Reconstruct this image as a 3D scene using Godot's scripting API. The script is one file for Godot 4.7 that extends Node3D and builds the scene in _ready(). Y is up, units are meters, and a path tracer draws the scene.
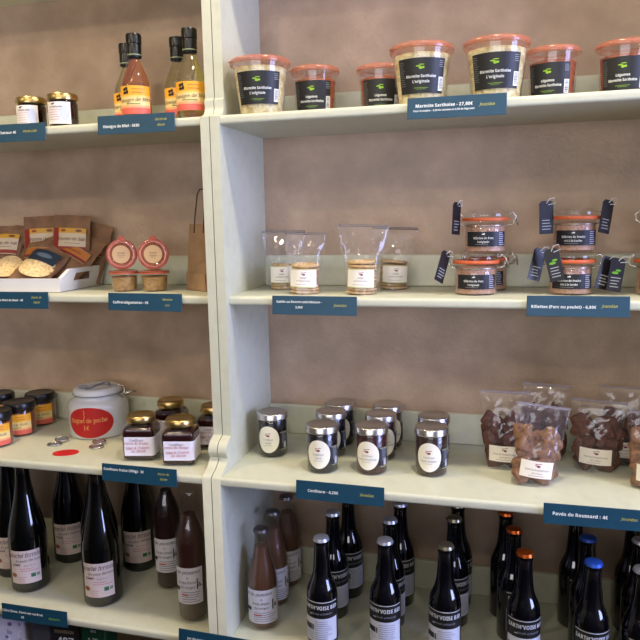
extends Node3D
# Two cream shelving units in a small farm shop, stocked with local produce. Metres; shelf board 2 is y = 0, the back wall z = 0.

const Y1 := 0.33
const Y2 := 0.0
const Y3 := -0.332
const Y4 := -0.667
const Y5 := -1.0
const D0 := 0.207
const D1 := 0.232
const D2 := 0.2206
const D3 := 0.293
const D4 := 0.29
const TH := 0.0164
const FLOOR := -1.42
const CEIL := 1.32

var mats := {}
var used := {}
var fonts := {}
var glyphs := {}
var rng := RandomNumberGenerator.new()

# ---------------------------------------------------------------- mesh collector
class G:
	var v := PackedVector3Array()
	var n := PackedVector3Array()
	var c := PackedColorArray()
	var t := PackedInt32Array()
	var col := Color.WHITE
	var xf := Transform3D.IDENTITY
	func vert(p: Vector3, nn: Vector3) -> int:
		v.append(xf * p)
		n.append((xf.basis * nn).normalized())
		c.append(col)
		return v.size() - 1
	func tri(a: int, b: int, d: int) -> void:
		var g := (v[b] - v[a]).cross(v[d] - v[a])
		if g.length_squared() < 1e-20:
			return
		if g.dot(n[a] + n[b] + n[d]) > 0:
			t.append_array(PackedInt32Array([a, d, b]))
		else:
			t.append_array(PackedInt32Array([a, b, d]))
	func face(pts: Array, nn: Vector3) -> void:
		var s := v.size()
		for p in pts:
			vert(p, nn)
		for i in range(1, pts.size() - 1):
			tri(s, s + i, s + i + 1)
	func auto_face(pts: Array, inside: Vector3) -> void:
		var nn: Vector3 = (pts[1] - pts[0]).cross(pts[2] - pts[0]).normalized()
		var mid := Vector3.ZERO
		for p in pts:
			mid += p
		mid /= pts.size()
		if nn.dot(mid - inside) < 0:
			nn = -nn
		face(pts, nn)
	# chamfered box
	func box(mid: Vector3, size: Vector3, b := 0.0015) -> void:
		var h := size / 2
		b = minf(b, minf(h.x, minf(h.y, h.z)) * 0.9)
		var ax := [Vector3(1, 0, 0), Vector3(0, 1, 0), Vector3(0, 0, 1)]
		for k in 3:
			var u: int = (k + 1) % 3
			var w: int = (k + 2) % 3
			for s in [-1, 1]:
				var q := []
				for e in [[-1, -1], [1, -1], [1, 1], [-1, 1]]:
					q.append(mid + ax[k] * h[k] * s + ax[u] * (h[u] - b) * e[0] + ax[w] * (h[w] - b) * e[1])
				face(q, ax[k] * s)
				for s2 in [-1, 1]:
					var nn: Vector3 = (ax[k] * s + ax[u] * s2).normalized()
					face([mid + ax[k] * h[k] * s + ax[u] * (h[u] - b) * s2 - ax[w] * (h[w] - b), mid + ax[k] * h[k] * s + ax[u] * (h[u] - b) * s2 + ax[w] * (h[w] - b),
						mid + ax[k] * (h[k] - b) * s + ax[u] * h[u] * s2 + ax[w] * (h[w] - b), mid + ax[k] * (h[k] - b) * s + ax[u] * h[u] * s2 - ax[w] * (h[w] - b)], nn)
		for sx in [-1, 1]:
			for sy in [-1, 1]:
				for sz in [-1, 1]:
					face([mid + Vector3(h.x * sx, (h.y - b) * sy, (h.z - b) * sz), mid + Vector3((h.x - b) * sx, h.y * sy, (h.z - b) * sz), mid + Vector3((h.x - b) * sx, (h.y - b) * sy, h.z * sz)], Vector3(sx, sy, sz).normalized())
	# profile of Vector2(radius, height), bottom to top, turned about y; flat shoulders stay sharp
	func lathe(pr: Array, seg := 32, flute := 0.0, flutes := 21) -> void:
		var m := pr.size()
		var sn := []
		for i in m - 1:
			var d: Vector2 = pr[i + 1] - pr[i]
			sn.append(Vector2(d.y, -d.x).normalized())
		for i in m - 1:
			var na: Vector2 = sn[i]
			var nb: Vector2 = sn[i]
			if i > 0 and sn[i].dot(sn[i - 1]) > 0.7:
				na = (sn[i] + sn[i - 1]).normalized()
			if i < m - 2 and sn[i].dot(sn[i + 1]) > 0.7:
				nb = (sn[i] + sn[i + 1]).normalized()
			var s := v.size()
			for j in seg + 1:
				var a := TAU * j / seg
				var cs := cos(a)
				var si := sin(a)
				var f := 1.0 + flute * cos(a * flutes)
				vert(Vector3(pr[i].x * f * si, pr[i].y, pr[i].x * f * cs), Vector3(na.x * si, na.y, na.x * cs))
				vert(Vector3(pr[i + 1].x * f * si, pr[i + 1].y, pr[i + 1].x * f * cs), Vector3(nb.x * si, nb.y, nb.x * cs))
			for j in seg:
				var k := s + j * 2
				if pr[i].x > 1e-6:
					tri(k, k + 1, k + 2)
				if pr[i + 1].x > 1e-6:
					tri(k + 1, k + 3, k + 2)
	# closed or open grid of points p[i][j]
	func grid(p: Array, wrap := false, outward := Vector3.INF) -> void:
		var ni := p.size()
		var nj: int = p[0].size()
		var s := v.size()
		var vote := 0.0
		var all := []
		for i in ni:
			for j in nj:
				var du: Vector3 = p[mini(i + 1, ni - 1)][j] - p[maxi(i - 1, 0)][j]
				var dv: Vector3
				if wrap:
					dv = p[i][(j + 1) % (nj - 1)] - p[i][(j - 1 + nj - 1) % (nj - 1)]
				else:
					dv = p[i][mini(j + 1, nj - 1)] - p[i][maxi(j - 1, 0)]
				var nn := du.cross(dv).normalized()
				if outward != Vector3.INF:
					vote += signf(nn.dot(p[i][j] - outward))
				all.append(nn)
		for i in ni:
			for j in nj:
				vert(p[i][j], all[i * nj + j] if vote >= 0 else -all[i * nj + j])
		for i in ni - 1:
			for j in nj - 1:
				var k := s + i * nj + j
				tri(k, k + 1, k + nj)
				tri(k + 1, k + nj + 1, k + nj)
	# polygon in a plane given by two axes, pushed along a third
	func prism(poly: PackedVector2Array, ax: Vector3, ay: Vector3, from: Vector3, along: Vector3) -> void:
		var tr := Geometry2D.triangulate_polygon(poly)
		var nn := along.normalized()
		for s in 2:
			var st := v.size()
			for q in poly:
				vert(from + ax * q.x + ay * q.y + along * s, nn if s else -nn)
			for i in range(0, tr.size(), 3):
				tri(st + tr[i], st + tr[i + 1], st + tr[i + 2])
		var cw := Geometry2D.is_polygon_clockwise(poly)
		var m := poly.size()
		var en := []
		for i in m:
			var d := poly[(i + 1) % m] - poly[i]
			var o := Vector2(-d.y, d.x) if cw else Vector2(d.y, -d.x)
			en.append(o.normalized())
		for i in m:
			var a := poly[i]
			var b := poly[(i + 1) % m]
			var na: Vector2 = en[i]
			var nb: Vector2 = en[i]
			if en[i].dot(en[(i - 1 + m) % m]) > 0.75:
				na = en[i] + en[(i - 1 + m) % m]
			if en[i].dot(en[(i + 1) % m]) > 0.75:
				nb = en[i] + en[(i + 1) % m]
			var st := v.size()
			vert(from + ax * a.x + ay * a.y, ax * na.x + ay * na.y)
			vert(from + ax * b.x + ay * b.y, ax * nb.x + ay * nb.y)
			vert(from + ax * b.x + ay * b.y + along, ax * nb.x + ay * nb.y)
			vert(from + ax * a.x + ay * a.y + along, ax * na.x + ay * na.y)
			tri(st, st + 1, st + 2)
			tri(st, st + 2, st + 3)
	func tube(pts: Array, r: float, seg := 8, closed := false) -> void:
		var m := pts.size()
		var rows := []
		var up := Vector3(0.31, 0.91, 0.27)
		for i in m + (1 if closed else 0):
			var a: Vector3 = pts[(i - 1 + m) % m] if (closed or i > 0) else pts[0]
			var b: Vector3 = pts[(i + 1) % m] if (closed or i < m - 1) else pts[m - 1]
			var d := (b - a).normalized()
			var e1 := d.cross(up).normalized()
			var e2 := d.cross(e1).normalized()
			up = e1.cross(d)
			var row := []
			for j in seg + 1:
				var an := TAU * j / seg
				row.append([pts[i % m], e1 * cos(an) + e2 * sin(an)])
			rows.append(row)
		var s := v.size()
		for row in rows:
			for q in row:
				vert(q[0] + q[1] * r, q[1])
		for i in rows.size() - 1:
			for j in seg:
				var k := s + i * (seg + 1) + j
				tri(k, k + 1, k + seg + 1)
				tri(k + 1, k + seg + 2, k + seg + 1)
	func mesh() -> ArrayMesh:
		var a := []
		a.resize(Mesh.ARRAY_MAX)
		a[Mesh.ARRAY_VERTEX] = v
		a[Mesh.ARRAY_NORMAL] = n
		a[Mesh.ARRAY_COLOR] = c
		a[Mesh.ARRAY_INDEX] = t
		var m := ArrayMesh.new()
		m.add_surface_from_arrays(Mesh.PRIMITIVE_TRIANGLES, a)
		return m

# ---------------------------------------------------------------- materials
func solid(key: String, col: Color, rough := 0.6, metal := 0.0, coat := 0.0) -> StandardMaterial3D:
	if mats.has(key):
		return mats[key]
	var m := StandardMaterial3D.new()
	m.resource_name = key
	m.albedo_color = col
	m.roughness = rough
	m.metallic = metal
	if coat > 0:
		m.clearcoat_enabled = true
		m.clearcoat = coat
		m.clearcoat_roughness = 0.05
	mats[key] = m
	return m

func pane(key: String, col: Color, rough := 0.04) -> StandardMaterial3D:
	if mats.has(key):
		return mats[key]
	var m := solid(key, col, rough)
	m.transparency = BaseMaterial3D.TRANSPARENCY_ALPHA
	m.cull_mode = BaseMaterial3D.CULL_DISABLED
	return m

func liquid(key: String, col: Color) -> StandardMaterial3D:
	if mats.has(key):
		return mats[key]
	var m := solid(key, col, 0.02)
	m.refraction_enabled = true
	m.refraction_scale = 0.033
	return m

# mottled colour from noise, ramped through the given colours
func mottle(key: String, cols: Array, freq: float, scale: float, rough := 0.6, bump := 0.0, size := 256, seed_ := 1, cell := false, world := false) -> StandardMaterial3D:
	if mats.has(key):
		return mats[key]
	var f := FastNoiseLite.new()
	f.seed = seed_
	f.frequency = freq
	f.fractal_octaves = 4
	f.noise_type = FastNoiseLite.TYPE_CELLULAR if cell else FastNoiseLite.TYPE_SIMPLEX_SMOOTH
	var im := f.get_seamless_image(size, size)
	var out := Image.create(size, size, false, Image.FORMAT_RGB8)
	for y in size:
		for x in size:
			var q: float = clampf(im.get_pixel(x, y).r, 0, 0.999) * (cols.size() - 1)
			out.set_pixel(x, y, cols[int(q)].lerp(cols[int(q) + 1], q - int(q)))
	var m := solid(key, Color.WHITE, rough)
	m.albedo_texture = ImageTexture.create_from_image(out)
	m.uv1_triplanar = true
	m.uv1_world_triplanar = world
	m.uv1_scale = Vector3.ONE * scale
	if bump > 0:
		m.heightmap_enabled = true
		m.heightmap_scale = bump
		m.heightmap_texture = ImageTexture.create_from_image(im)
	return m

func glow(key: String, col: Color, energy: float) -> StandardMaterial3D:
	var m := solid(key, Color(0.9, 0.9, 0.9), 0.5)
	m.emission_enabled = true
	m.emission = col
	m.emission_energy_multiplier = energy
	return m

# ---------------------------------------------------------------- scene tree helpers
func numbered(called: String) -> String:
	var k: int = used.get(called, 0)
	used[called] = k + 1
	return called if k == 0 else "%s_%03d" % [called, k]

func part(called: String, what, m: Material, parent: Node3D, label := "") -> MeshInstance3D:
	var o := MeshInstance3D.new()
	o.name = called
	o.mesh = what.mesh() if what is G else what
	o.material_override = m
	o.cast_shadow = GeometryInstance3D.SHADOW_CASTING_SETTING_ON
	parent.add_child(o, true)
	if label:
		o.set_meta("label", label)
	return o

func structure(called: String, g: G, m: Material) -> MeshInstance3D:
	var o := part(called, g, m, self)
	o.set_meta("kind", "structure")
	return o

func put(o: Node3D, called: String, label: String, category: String, at: Vector3, yaw := 0.0, group := "", pitch := 0.0, roll := 0.0) -> Node3D:
	o.name = numbered(called)
	add_child(o)
	o.position = at
	o.rotation_degrees = Vector3(pitch, yaw, roll)
	o.set_meta("label", label)
	o.set_meta("category", category)
	if group:
		o.set_meta("group", group)
	return o

func lamp(parent: Node3D, at: Vector3, towards: Vector3, size: Vector2, col: Color, energy: float) -> void:
	var l := AreaLight3D.new()
	l.area_size = size
	l.light_color = col
	l.light_energy = energy
	l.area_range = 8.0
	l.shadow_enabled = true
	l.name = "glow"
	parent.add_child(l, true)
	l.position = at
	var up := Vector3.UP if absf(towards.normalized().y) < 0.9 else Vector3.BACK
	l.basis = Basis.looking_at(towards, up)

# ---------------------------------------------------------------- print on labels, bent round the thing
func lin(r: float, g: float, b: float) -> Color:
	return Color(r, g, b).srgb_to_linear()

func font(kind: String) -> SystemFont:
	if not fonts.has(kind):
		var f := SystemFont.new()
		f.font_names = PackedStringArray(["Droid Serif" if kind.begins_with("serif") else "Droid Sans"])
		f.font_weight = 700 if kind.ends_with("bold") else 400
		fonts[kind] = f
	return fonts[kind]

func glyph_mesh(s: String, kind: String) -> Array:
	var key := kind + s
	if not glyphs.has(key):
		var t := TextMesh.new()
		t.text = s
		t.font = font(kind)
		t.font_size = 24
		t.pixel_size = 1.0 / 24.0
		t.depth = 0.0
		t.curve_step = 3.0
		t.horizontal_alignment = HORIZONTAL_ALIGNMENT_CENTER
		t.vertical_alignment = VERTICAL_ALIGNMENT_CENTER
		var a := t.get_mesh_arrays()
		glyphs[key] = [a[Mesh.ARRAY_VERTEX], a[Mesh.ARRAY_INDEX]]
	return glyphs[key]

# a surface to print on: radius r at height 0, growing by k per metre of height; r = 0 is flat
func bend(s: Dictionary, x: float, y: float, lift: float) -> Array:
	if s.r == 0:
		return [Vector3(x, y, lift), Vector3(0, 0, 1)]
	var r: float = s.r + s.k * y + lift
	var a: float = x / s.r + s.turn
	return [Vector3(r * sin(a), y, r * cos(a)), Vector3(sin(a), -s.k, cos(a)).normalized()]

func p_rect(g: G, s: Dictionary, x0: float, y0: float, x1: float, y1: float, col: Color, lift: float) -> void:
	g.col = col
	var m := 1 if s.r == 0 else maxi(1, ceili((x1 - x0) / s.r / 0.16))
	var st := g.v.size()
	for i in m + 1:
		for y in [y0, y1]:
			var q := bend(s, lerpf(x0, x1, float(i) / m), y, lift)
			g.vert(q[0], q[1])
	for i in m:
		g.tri(st + i * 2, st + i * 2 + 1, st + i * 2 + 2)
		g.tri(st + i * 2 + 1, st + i * 2 + 3, st + i * 2 + 2)

func p_oval(g: G, s: Dictionary, cx: float, cy: float, rx: float, ry: float, col: Color, lift: float, seg := 28) -> void:
	g.col = col
	var rings := 1 if s.r == 0 else 4
	var st := g.v.size()
	for i in rings + 1:
		for j in seg + 1:
			var a := TAU * j / seg
			var f := float(i) / rings
			var q := bend(s, cx + rx * f * cos(a), cy + ry * f * sin(a), lift)
			g.vert(q[0], q[1])
	for i in rings:
		for j in seg:
			var k := st + i * (seg + 1) + j
			g.tri(k, k + 1, k + seg + 1)
			g.tri(k + 1, k + seg + 2, k + seg + 1)

# text: h is the line height; slant leans the letters as in a script face; tilt turns the whole line
func p_text(g: G, s: Dictionary, cx: float, cy: float, h: float, txt: String, col: Color, kind: String, lift: float, slant := 0.0, tilt := 0.0, squeeze := 1.0) -> void:
	var a := glyph_mesh(txt, kind)
	if a[0] == null or a[0].is_empty():
		return
	g.col = col
	var st := g.v.size()
	var ct := cos(tilt)
	var sn := sin(tilt)
	for q in a[0]:
		var x: float = (q.x + q.y * slant) * h * squeeze * 0.74
		var y: float = q.y * h * 0.76
		var w := bend(s, cx + x * ct - y * sn, cy + x * sn + y * ct, lift)
		g.vert(w[0], w[1])
	for i in range(0, a[1].size(), 3):
		g.tri(st + a[1][i], st + a[1][i + 1], st + a[1][i + 2])

# marks: ["r", x0, y0, x1, y1, colour], ["o", cx, cy, rx, ry, colour], ["t", cx, cy, h, text, colour, font, slant, tilt]
func marks(s: Dictionary, list: Array, lift := 0.0006) -> G:
	var g := G.new()
	var step := 0
	for q in list:
		var l: float = lift + 0.00005 * step
		step = mini(step + 1, 12)
		if q[0] == "r":
			p_rect(g, s, q[1], q[2], q[3], q[4], q[5], l)
		elif q[0] == "o":
			p_oval(g, s, q[1], q[2], q[3], q[4], q[5], l, 20)
		else:
			p_text(g, s, q[1], q[2], q[3], q[4], q[5], q[6], l + 0.0003, q[7] if q.size() > 7 else 0.0, q[8] if q.size() > 8 else 0.0, q[9] if q.size() > 9 else 1.0)
	return g

func surf(r := 0.0, k := 0.0, turn := 0.0) -> Dictionary:
	return {"r": r, "k": k, "turn": deg_to_rad(turn)}

func paper_mat() -> StandardMaterial3D:
	var m := solid("printed paper", Color.WHITE, 0.5)
	m.vertex_color_use_as_albedo = true
	return m

# a paper label with its print; shape "r" (x0, y0, x1, y1) or "o" (cx, cy, rx, ry)
func stick(parent: Node3D, s: Dictionary, shape: Array, col: Color, list: Array, called := "label", lift := 0.0004) -> MeshInstance3D:
	var g := G.new()
	if shape[0] == "r":
		p_rect(g, s, shape[1], shape[2], shape[3], shape[4], col, lift)
	else:
		p_oval(g, s, shape[1], shape[2], shape[3], shape[4], col, lift, 36)
	var o := part(called, g, paper_mat(), parent)
	if list.size():
		part("print", marks(s, list, lift + 0.0003), paper_mat(), o)
	return o

# thin lines standing for lines of print too small to read
func fine_print(x0: float, y0: float, x1: float, rows: int, pitch: float, col: Color, thick := 0.0007) -> Array:
	var out := []
	for i in rows:
		var cut := rng.randf_range(0.0, 0.3) * (x1 - x0)
		out.append(["r", x0, y0 - i * pitch, x1 - cut, y0 - i * pitch + thick, col])
	return out

func barcode(x0: float, y0: float, w: float, h: float) -> Array:
	var out := [["r", x0, y0, x0 + w, y0 + h, lin(0.93, 0.93, 0.9)]]
	var y := y0 + 0.0012
	while y < y0 + h - 0.0014:
		var t := rng.randf_range(0.0005, 0.0012)
		out.append(["r", x0 + 0.001, y, x0 + w - 0.0012, y + t, lin(0.1, 0.1, 0.1)])
		y += t + rng.randf_range(0.0006, 0.0012)
	return out

func v2(a: Array) -> Array:
	var out := []
	for i in range(0, a.size(), 2):
		out.append(Vector2(a[i], a[i + 1]))
	return out

func turned(a: Array, seg := 32) -> G:
	var g := G.new()
	g.lathe(v2(a), seg)
	return g

# a lumpy filling: a lathe with its radius and top ruffled
func lumps(r0: float, r1: float, y0: float, y1: float, rough: float, seed_: int, seg := 40, rows := 12) -> G:
	var f := FastNoiseLite.new()
	f.seed = seed_
	f.frequency = 60.0
	var p := []
	for i in rows + 5:
		var row := []
		for j in seg + 1:
			var a := TAU * (j % seg) / seg
			var q: Vector3
			if i <= rows:
				var t := float(i) / rows
				var r := lerpf(r0, r1, t)
				q = Vector3(r * sin(a), lerpf(y0, y1, t), r * cos(a))
				var e := f.get_noise_3dv(q)
				r -= absf(e) * rough
				q = Vector3(r * sin(a), q.y, r * cos(a))
			else:
				var r := r1 * (1.0 - float(i - rows) / 4.0) * 0.97
				q = Vector3(r * sin(a), y1, r * cos(a))
				q.y += (f.get_noise_3dv(q * 1.3) + 0.3) * rough * 1.6
			row.append(q)
		p.append(row)
	var g := G.new()
	g.grid(p, true, Vector3(0, (y0 + y1) / 2, 0))
	return g

func wood_paint() -> StandardMaterial3D:
	return mottle("cream sage paint", [Color(0.755, 0.755, 0.665), Color(0.795, 0.795, 0.70), Color(0.775, 0.775, 0.68)], 0.02, 3.0, 0.42, 0.006, 256, 3, false, true)

# ---------------------------------------------------------------- the room
func ceiling_lamp(label: String, at: Vector3, energy: float, aim: Vector3, tint: Color, width := 0.09) -> void:
	var o := Node3D.new()
	part("housing", turned([0, 0.0, 0.05, 0.0, 0.055, -0.004, 0.055, -0.07, 0.05, -0.072, 0.047, -0.066, 0.047, -0.02], 24), solid("lamp metal", Color(0.85, 0.85, 0.83), 0.4), o)
	part("diffuser", turned([0, -0.062, 0.046, -0.062], 24), glow("lamp %s" % tint.to_html(), tint, 8.0), o)
	lamp(o, Vector3(0, -0.075, 0), aim, Vector2(width, width), tint, energy)
	put(o, "ceiling_spotlight", label, "lamp", at)

func window(called: String, mid: Vector3, yaw: float, w: float, h: float, energy: float, glow_energy: float, tint: Color) -> void:
	var o := Node3D.new()
	o.name = called
	o.set_meta("kind", "structure")
	add_child(o)
	o.position = mid
	o.rotation_degrees.y = yaw
	var fr := G.new()
	fr.box(Vector3(-w / 2 - 0.03, 0, 0.01), Vector3(0.06, h + 0.12, 0.06))
	fr.box(Vector3(w / 2 + 0.03, 0, 0.01), Vector3(0.06, h + 0.12, 0.06))
	fr.box(Vector3(0, h / 2 + 0.03, 0.01), Vector3(w, 0.06, 0.06))
	fr.box(Vector3(0, -h / 2 - 0.03, 0.01), Vector3(w, 0.06, 0.06))
	fr.box(Vector3(0, 0, 0.01), Vector3(0.05, h, 0.05))
	part("window_frame", fr, solid("window frame paint", Color(0.85, 0.85, 0.83), 0.5), o)
	for s in [-1, 1]:
		var g := G.new()
		g.box(Vector3(s * w / 4, 0, 0), Vector3(w / 2 - 0.05, h, 0.006))
		part("daylight_pane", g, glow("daylight %s" % tint.to_html(), tint, glow_energy), o)
	lamp(o, Vector3(0, 0, 0.05), Vector3(0, 0, -1), Vector2(w, h), tint, energy)
	o.get_child(o.get_child_count() - 1).rotation_degrees = Vector3(0, 180, 0)

func room() -> void:
	var wl := suede()
	var g := G.new()
	g.box(Vector3(-0.05, (FLOOR + CEIL) / 2, -0.05), Vector3(5.3, CEIL - FLOOR, 0.1))
	structure("wall_back", g, wl)
	var plaster := solid("plaster", Color(0.55, 0.52, 0.47), 0.85)
	g = G.new()
	g.box(Vector3(-2.75, (FLOOR + CEIL) / 2, 1.6), Vector3(0.1, CEIL - FLOOR, 3.4))
	structure("wall_left", g, plaster)
	g = G.new()
	g.box(Vector3(2.65, (FLOOR + CEIL) / 2, 1.6), Vector3(0.1, CEIL - FLOOR, 3.4))
	structure("wall_right", g, plaster)
	g = G.new()
	g.box(Vector3(-0.05, (FLOOR + CEIL) / 2, 3.35), Vector3(5.5, CEIL - FLOOR, 0.1))
	structure("wall_front", g, plaster)
	g = G.new()
	g.box(Vector3(-0.05, FLOOR - 0.05, 1.6), Vector3(5.5, 0.1, 3.6))
	structure("floor", g, mottle("floor tile", [Color(0.22, 0.18, 0.15), Color(0.28, 0.23, 0.19), Color(0.25, 0.21, 0.17)], 0.02, 2.0, 0.35, 0.0, 128, 9))
	g = G.new()
	g.box(Vector3(-0.05, CEIL + 0.05, 1.6), Vector3(5.5, 0.1, 3.6))
	structure("ceiling", g, solid("ceiling paint", Color(0.84, 0.83, 0.80), 0.9))

# unseen block added across the aisle to keep window light off the bottom shelves
func added_light_blocker() -> void:
	var o := Node3D.new()
	var lacquer := solid("charcoal lacquer", Color(0.16, 0.165, 0.18), 0.5)
	var g := G.new()
	g.box(Vector3(0, 1.275, 0), Vector3(3.2, 0.03, 0.55), 0.004)
	part("blocker_top", g, lacquer, o)
	for s in [-1, 1]:
		g = G.new()
		g.box(Vector3(0, 0.63, s * 0.24), Vector3(3.1, 1.26, 0.02), 0.002)
		part("long_panel", g, lacquer, o)
		g = G.new()
		g.box(Vector3(s * 1.55, 0.63, 0), Vector3(0.02, 1.26, 0.46), 0.002)
		part("end_panel", g, lacquer, o)
	put(o, "added_light_blocker", "unseen charcoal block added across the aisle to screen the bottom shelves from window light", "light_blocker", Vector3(0.15, FLOOR, 1.98))

# taupe suede-effect wall covering: soft blotches, a fine grain and pale scuffs
func suede() -> StandardMaterial3D:
	var size := 1024
	var a := FastNoiseLite.new()
	a.seed = 5
	a.frequency = 0.006
	a.fractal_octaves = 5
	var b := FastNoiseLite.new()
	b.seed = 11
	b.frequency = 0.045
	b.fractal_type = FastNoiseLite.FRACTAL_RIDGED
	b.fractal_octaves = 3
	b.domain_warp_enabled = true
	b.domain_warp_amplitude = 22.0
	b.domain_warp_frequency = 0.02
	var ia := a.get_seamless_image(size, size)
	var ib := b.get_seamless_image(size, size)
	var rough := Image.create(size, size, false, Image.FORMAT_L8)
	var out := Image.create(size, size, false, Image.FORMAT_RGB8)
	var c0 := Color(0.625, 0.53, 0.44)
	var c1 := Color(0.755, 0.65, 0.555)
	var c2 := Color(0.83, 0.74, 0.65)
	for y in size:
		for x in size:
			var q := ia.get_pixel(x, y).r
			var s := clampf((ib.get_pixel(x, y).r - 0.80) * 4.0, 0, 1) * clampf((q - 0.25) * 2.2, 0, 1)
			var gr := float((x * 7919 + y * 104729 + (x * y) % 977) % 97) / 97.0 - 0.5
			var c := c0.lerp(c1, clampf(q + gr * 0.12, 0, 1)).lerp(c2, s * 0.55)
			out.set_pixel(x, y, c)
			rough.set_pixel(x, y, Color.WHITE * clampf(0.40 + q * 0.16 + gr * 0.06, 0, 1))
	var m := solid("taupe suede-effect wall covering", Color.WHITE, 1.0)
	m.albedo_texture = ImageTexture.create_from_image(out)
	m.roughness_texture = ImageTexture.create_from_image(rough)
	m.roughness_texture_channel = BaseMaterial3D.TEXTURE_CHANNEL_RED
	m.heightmap_enabled = true
	m.heightmap_scale = 0.04
	m.heightmap_texture = ImageTexture.create_from_image(ib)
	m.uv1_triplanar = true
	m.uv1_world_triplanar = true
	m.uv1_scale = Vector3.ONE * 1.15
	return m

# ---------------------------------------------------------------- shelving
func side_outline() -> PackedVector2Array:
	# (depth, height), from the top front edge down the scrolled front, then up the back
	var a := [D0, 1.0, D0, Y1 + 0.034, D0 + 0.004, Y1 + 0.031, D0 + 0.0045, Y1 + 0.025, D0 + 0.003, Y1 + 0.018, D0 + 0.005, Y1 + 0.010, D0 + 0.011, Y1 + 0.004, D0 + 0.021, Y1, D1 + 0.002, Y1 - 0.002,
		D1 + 0.002, Y3 + 0.0626, D1 + 0.011, Y3 + 0.0598, D1 + 0.020, Y3 + 0.0551, D1 + 0.027, Y3 + 0.0483, D1 + 0.030, Y3 + 0.0401, D1 + 0.0295, Y3 + 0.0340, D1 + 0.026, Y3 + 0.0286, D1 + 0.0225, Y3 + 0.0258, D1 + 0.0245, Y3 + 0.0211, D1 + 0.031, Y3 + 0.0143, D1 + 0.041, Y3 + 0.0082, D1 + 0.052, Y3 + 0.0041, D3 - 0.003, Y3 + 0.0007, D3 + 0.001, Y3 - 0.004,
		D3 + 0.001, FLOOR, 0.0, FLOOR, 0.0, 1.0]
	return PackedVector2Array(v2(a))

func shelving(called: String, label: String, x0: float, x1: float) -> void:
	var o := Node3D.new()
	var paint := wood_paint()
	var out := side_outline()
	for x in [x0, x1 - 0.0175]:
		var g := G.new()
		g.prism(out, Vector3(0, 0, 1), Vector3(0, 1, 0), Vector3(x - x0, 0, 0), Vector3(0.0175, 0, 0))
		part("side_panel", g, paint, o)
	var w := x1 - x0 - 0.0354
	for q in [[0.985, D0], [0.655, D0], [Y1, D1], [Y2, D2], [Y3, D3], [Y4, D4], [Y5, D4], [-1.34, D4]]:
		var d: float = q[1]
		var y: float = q[0]
		var pr := [0.0005, 0.0, d - 0.006, 0.0]
		for k in range(1, 6):
			var a := deg_to_rad(90 - k * 18)
			pr += [d - 0.006 + 0.006 * cos(a), -0.006 + 0.006 * sin(a)]
		for k in range(0, 5):
			var a := deg_to_rad(-k * 20)
			pr += [d - 0.004 + 0.004 * cos(a), -TH + 0.004 + 0.004 * sin(a)]
		pr += [d - 0.008, -TH, 0.0005, -TH]
		var g := G.new()
		g.prism(PackedVector2Array(v2(pr)), Vector3(0, 0, 1), Vector3(0, 1, 0), Vector3(0.0177, y, 0), Vector3(w, 0, 0))
		part("shelf_board", g, paint, o)
		if y < 0.9:
			var r := G.new()
			r.box(Vector3(0.0177 + w / 2, y + 0.0332, 0.0062), Vector3(w, 0.0652, 0.0115), 0.002)
			part("back_rail", r, paint, o)
	put(o, called, label, "shelving unit", Vector3(x0, 0, 0))

# ---------------------------------------------------------------- goods
func price_tag(label: String, mid: Vector3, list: Array, roll := 0.0, pitch := -4.0) -> void:
	var o := Node3D.new()
	var g := G.new()
	g.box(Vector3.ZERO, Vector3(0.16, 0.0345, 0.0012), 0.0004)
	part("card", g, mottle("teal card", [Color(0.055, 0.245, 0.325), Color(0.07, 0.275, 0.36)], 0.03, 8.0, 0.45, 0.0, 64, 4), o)
	part("lettering", marks(surf(), list, 0.0009), paper_mat(), o)
	put(o, "price_tag", label, "price tag", mid, 0.0, "teal price tags along the shelf edges", pitch, roll)

func brand(kind: int) -> Array:
	var gold := lin(0.80, 0.78, 0.36)
	if kind == 0:
		return [["t", 0.050, 0.001, 0.0085, "Jourdan", gold, "serif", 0.35]]
	if kind == 1:
		return [["t", 0.053, 0.006, 0.0075, "Ruche de", gold, "serif", 0.35], ["t", 0.053, -0.004, 0.0075, "Marie", gold, "serif", 0.35]]
	if kind == 2:
		return [["t", 0.050, 0.006, 0.0075, "Maurice", gold, "serif", 0.35], ["t", 0.050, -0.005, 0.0075, "Joie", gold, "serif", 0.35]]
	if kind == 3:
		return [["t", 0.050, -0.002, 0.0085, "Beaudoin", lin(0.55, 0.75, 0.25), "sans", 0.3]]
	return [["t", 0.046, 0.002, 0.0080, "Ruche Jolie", gold, "serif", 0.35]]

func tag_text(a: String, h: float, x: float, y: float, b := "", by := -0.010, bh := 0.005, kind := 0) -> Array:
	var w := lin(0.92, 0.94, 0.92)
	var out := [["t", x, y, h, a, w, "sansbold"]]
	if b:
		out.append(["t", x, by, bh, b, w, "sansbold"])
	return out + brand(kind)

func leaf_mark(cx: float, cy: float, s: float) -> Array:
	var g := lin(0.55, 0.72, 0.12)
	return [["o", cx - 0.35 * s, cy + 0.1 * s, 0.42 * s, 0.14 * s, g], ["o", cx + 0.25 * s, cy + 0.38 * s, 0.5 * s, 0.09 * s, g], ["o", cx + 0.1 * s, cy - 0.25 * s, 0.34 * s, 0.28 * s, g], ["o", cx + 0.55 * s, cy - 0.2 * s, 0.22 * s, 0.22 * s, g]]

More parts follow.
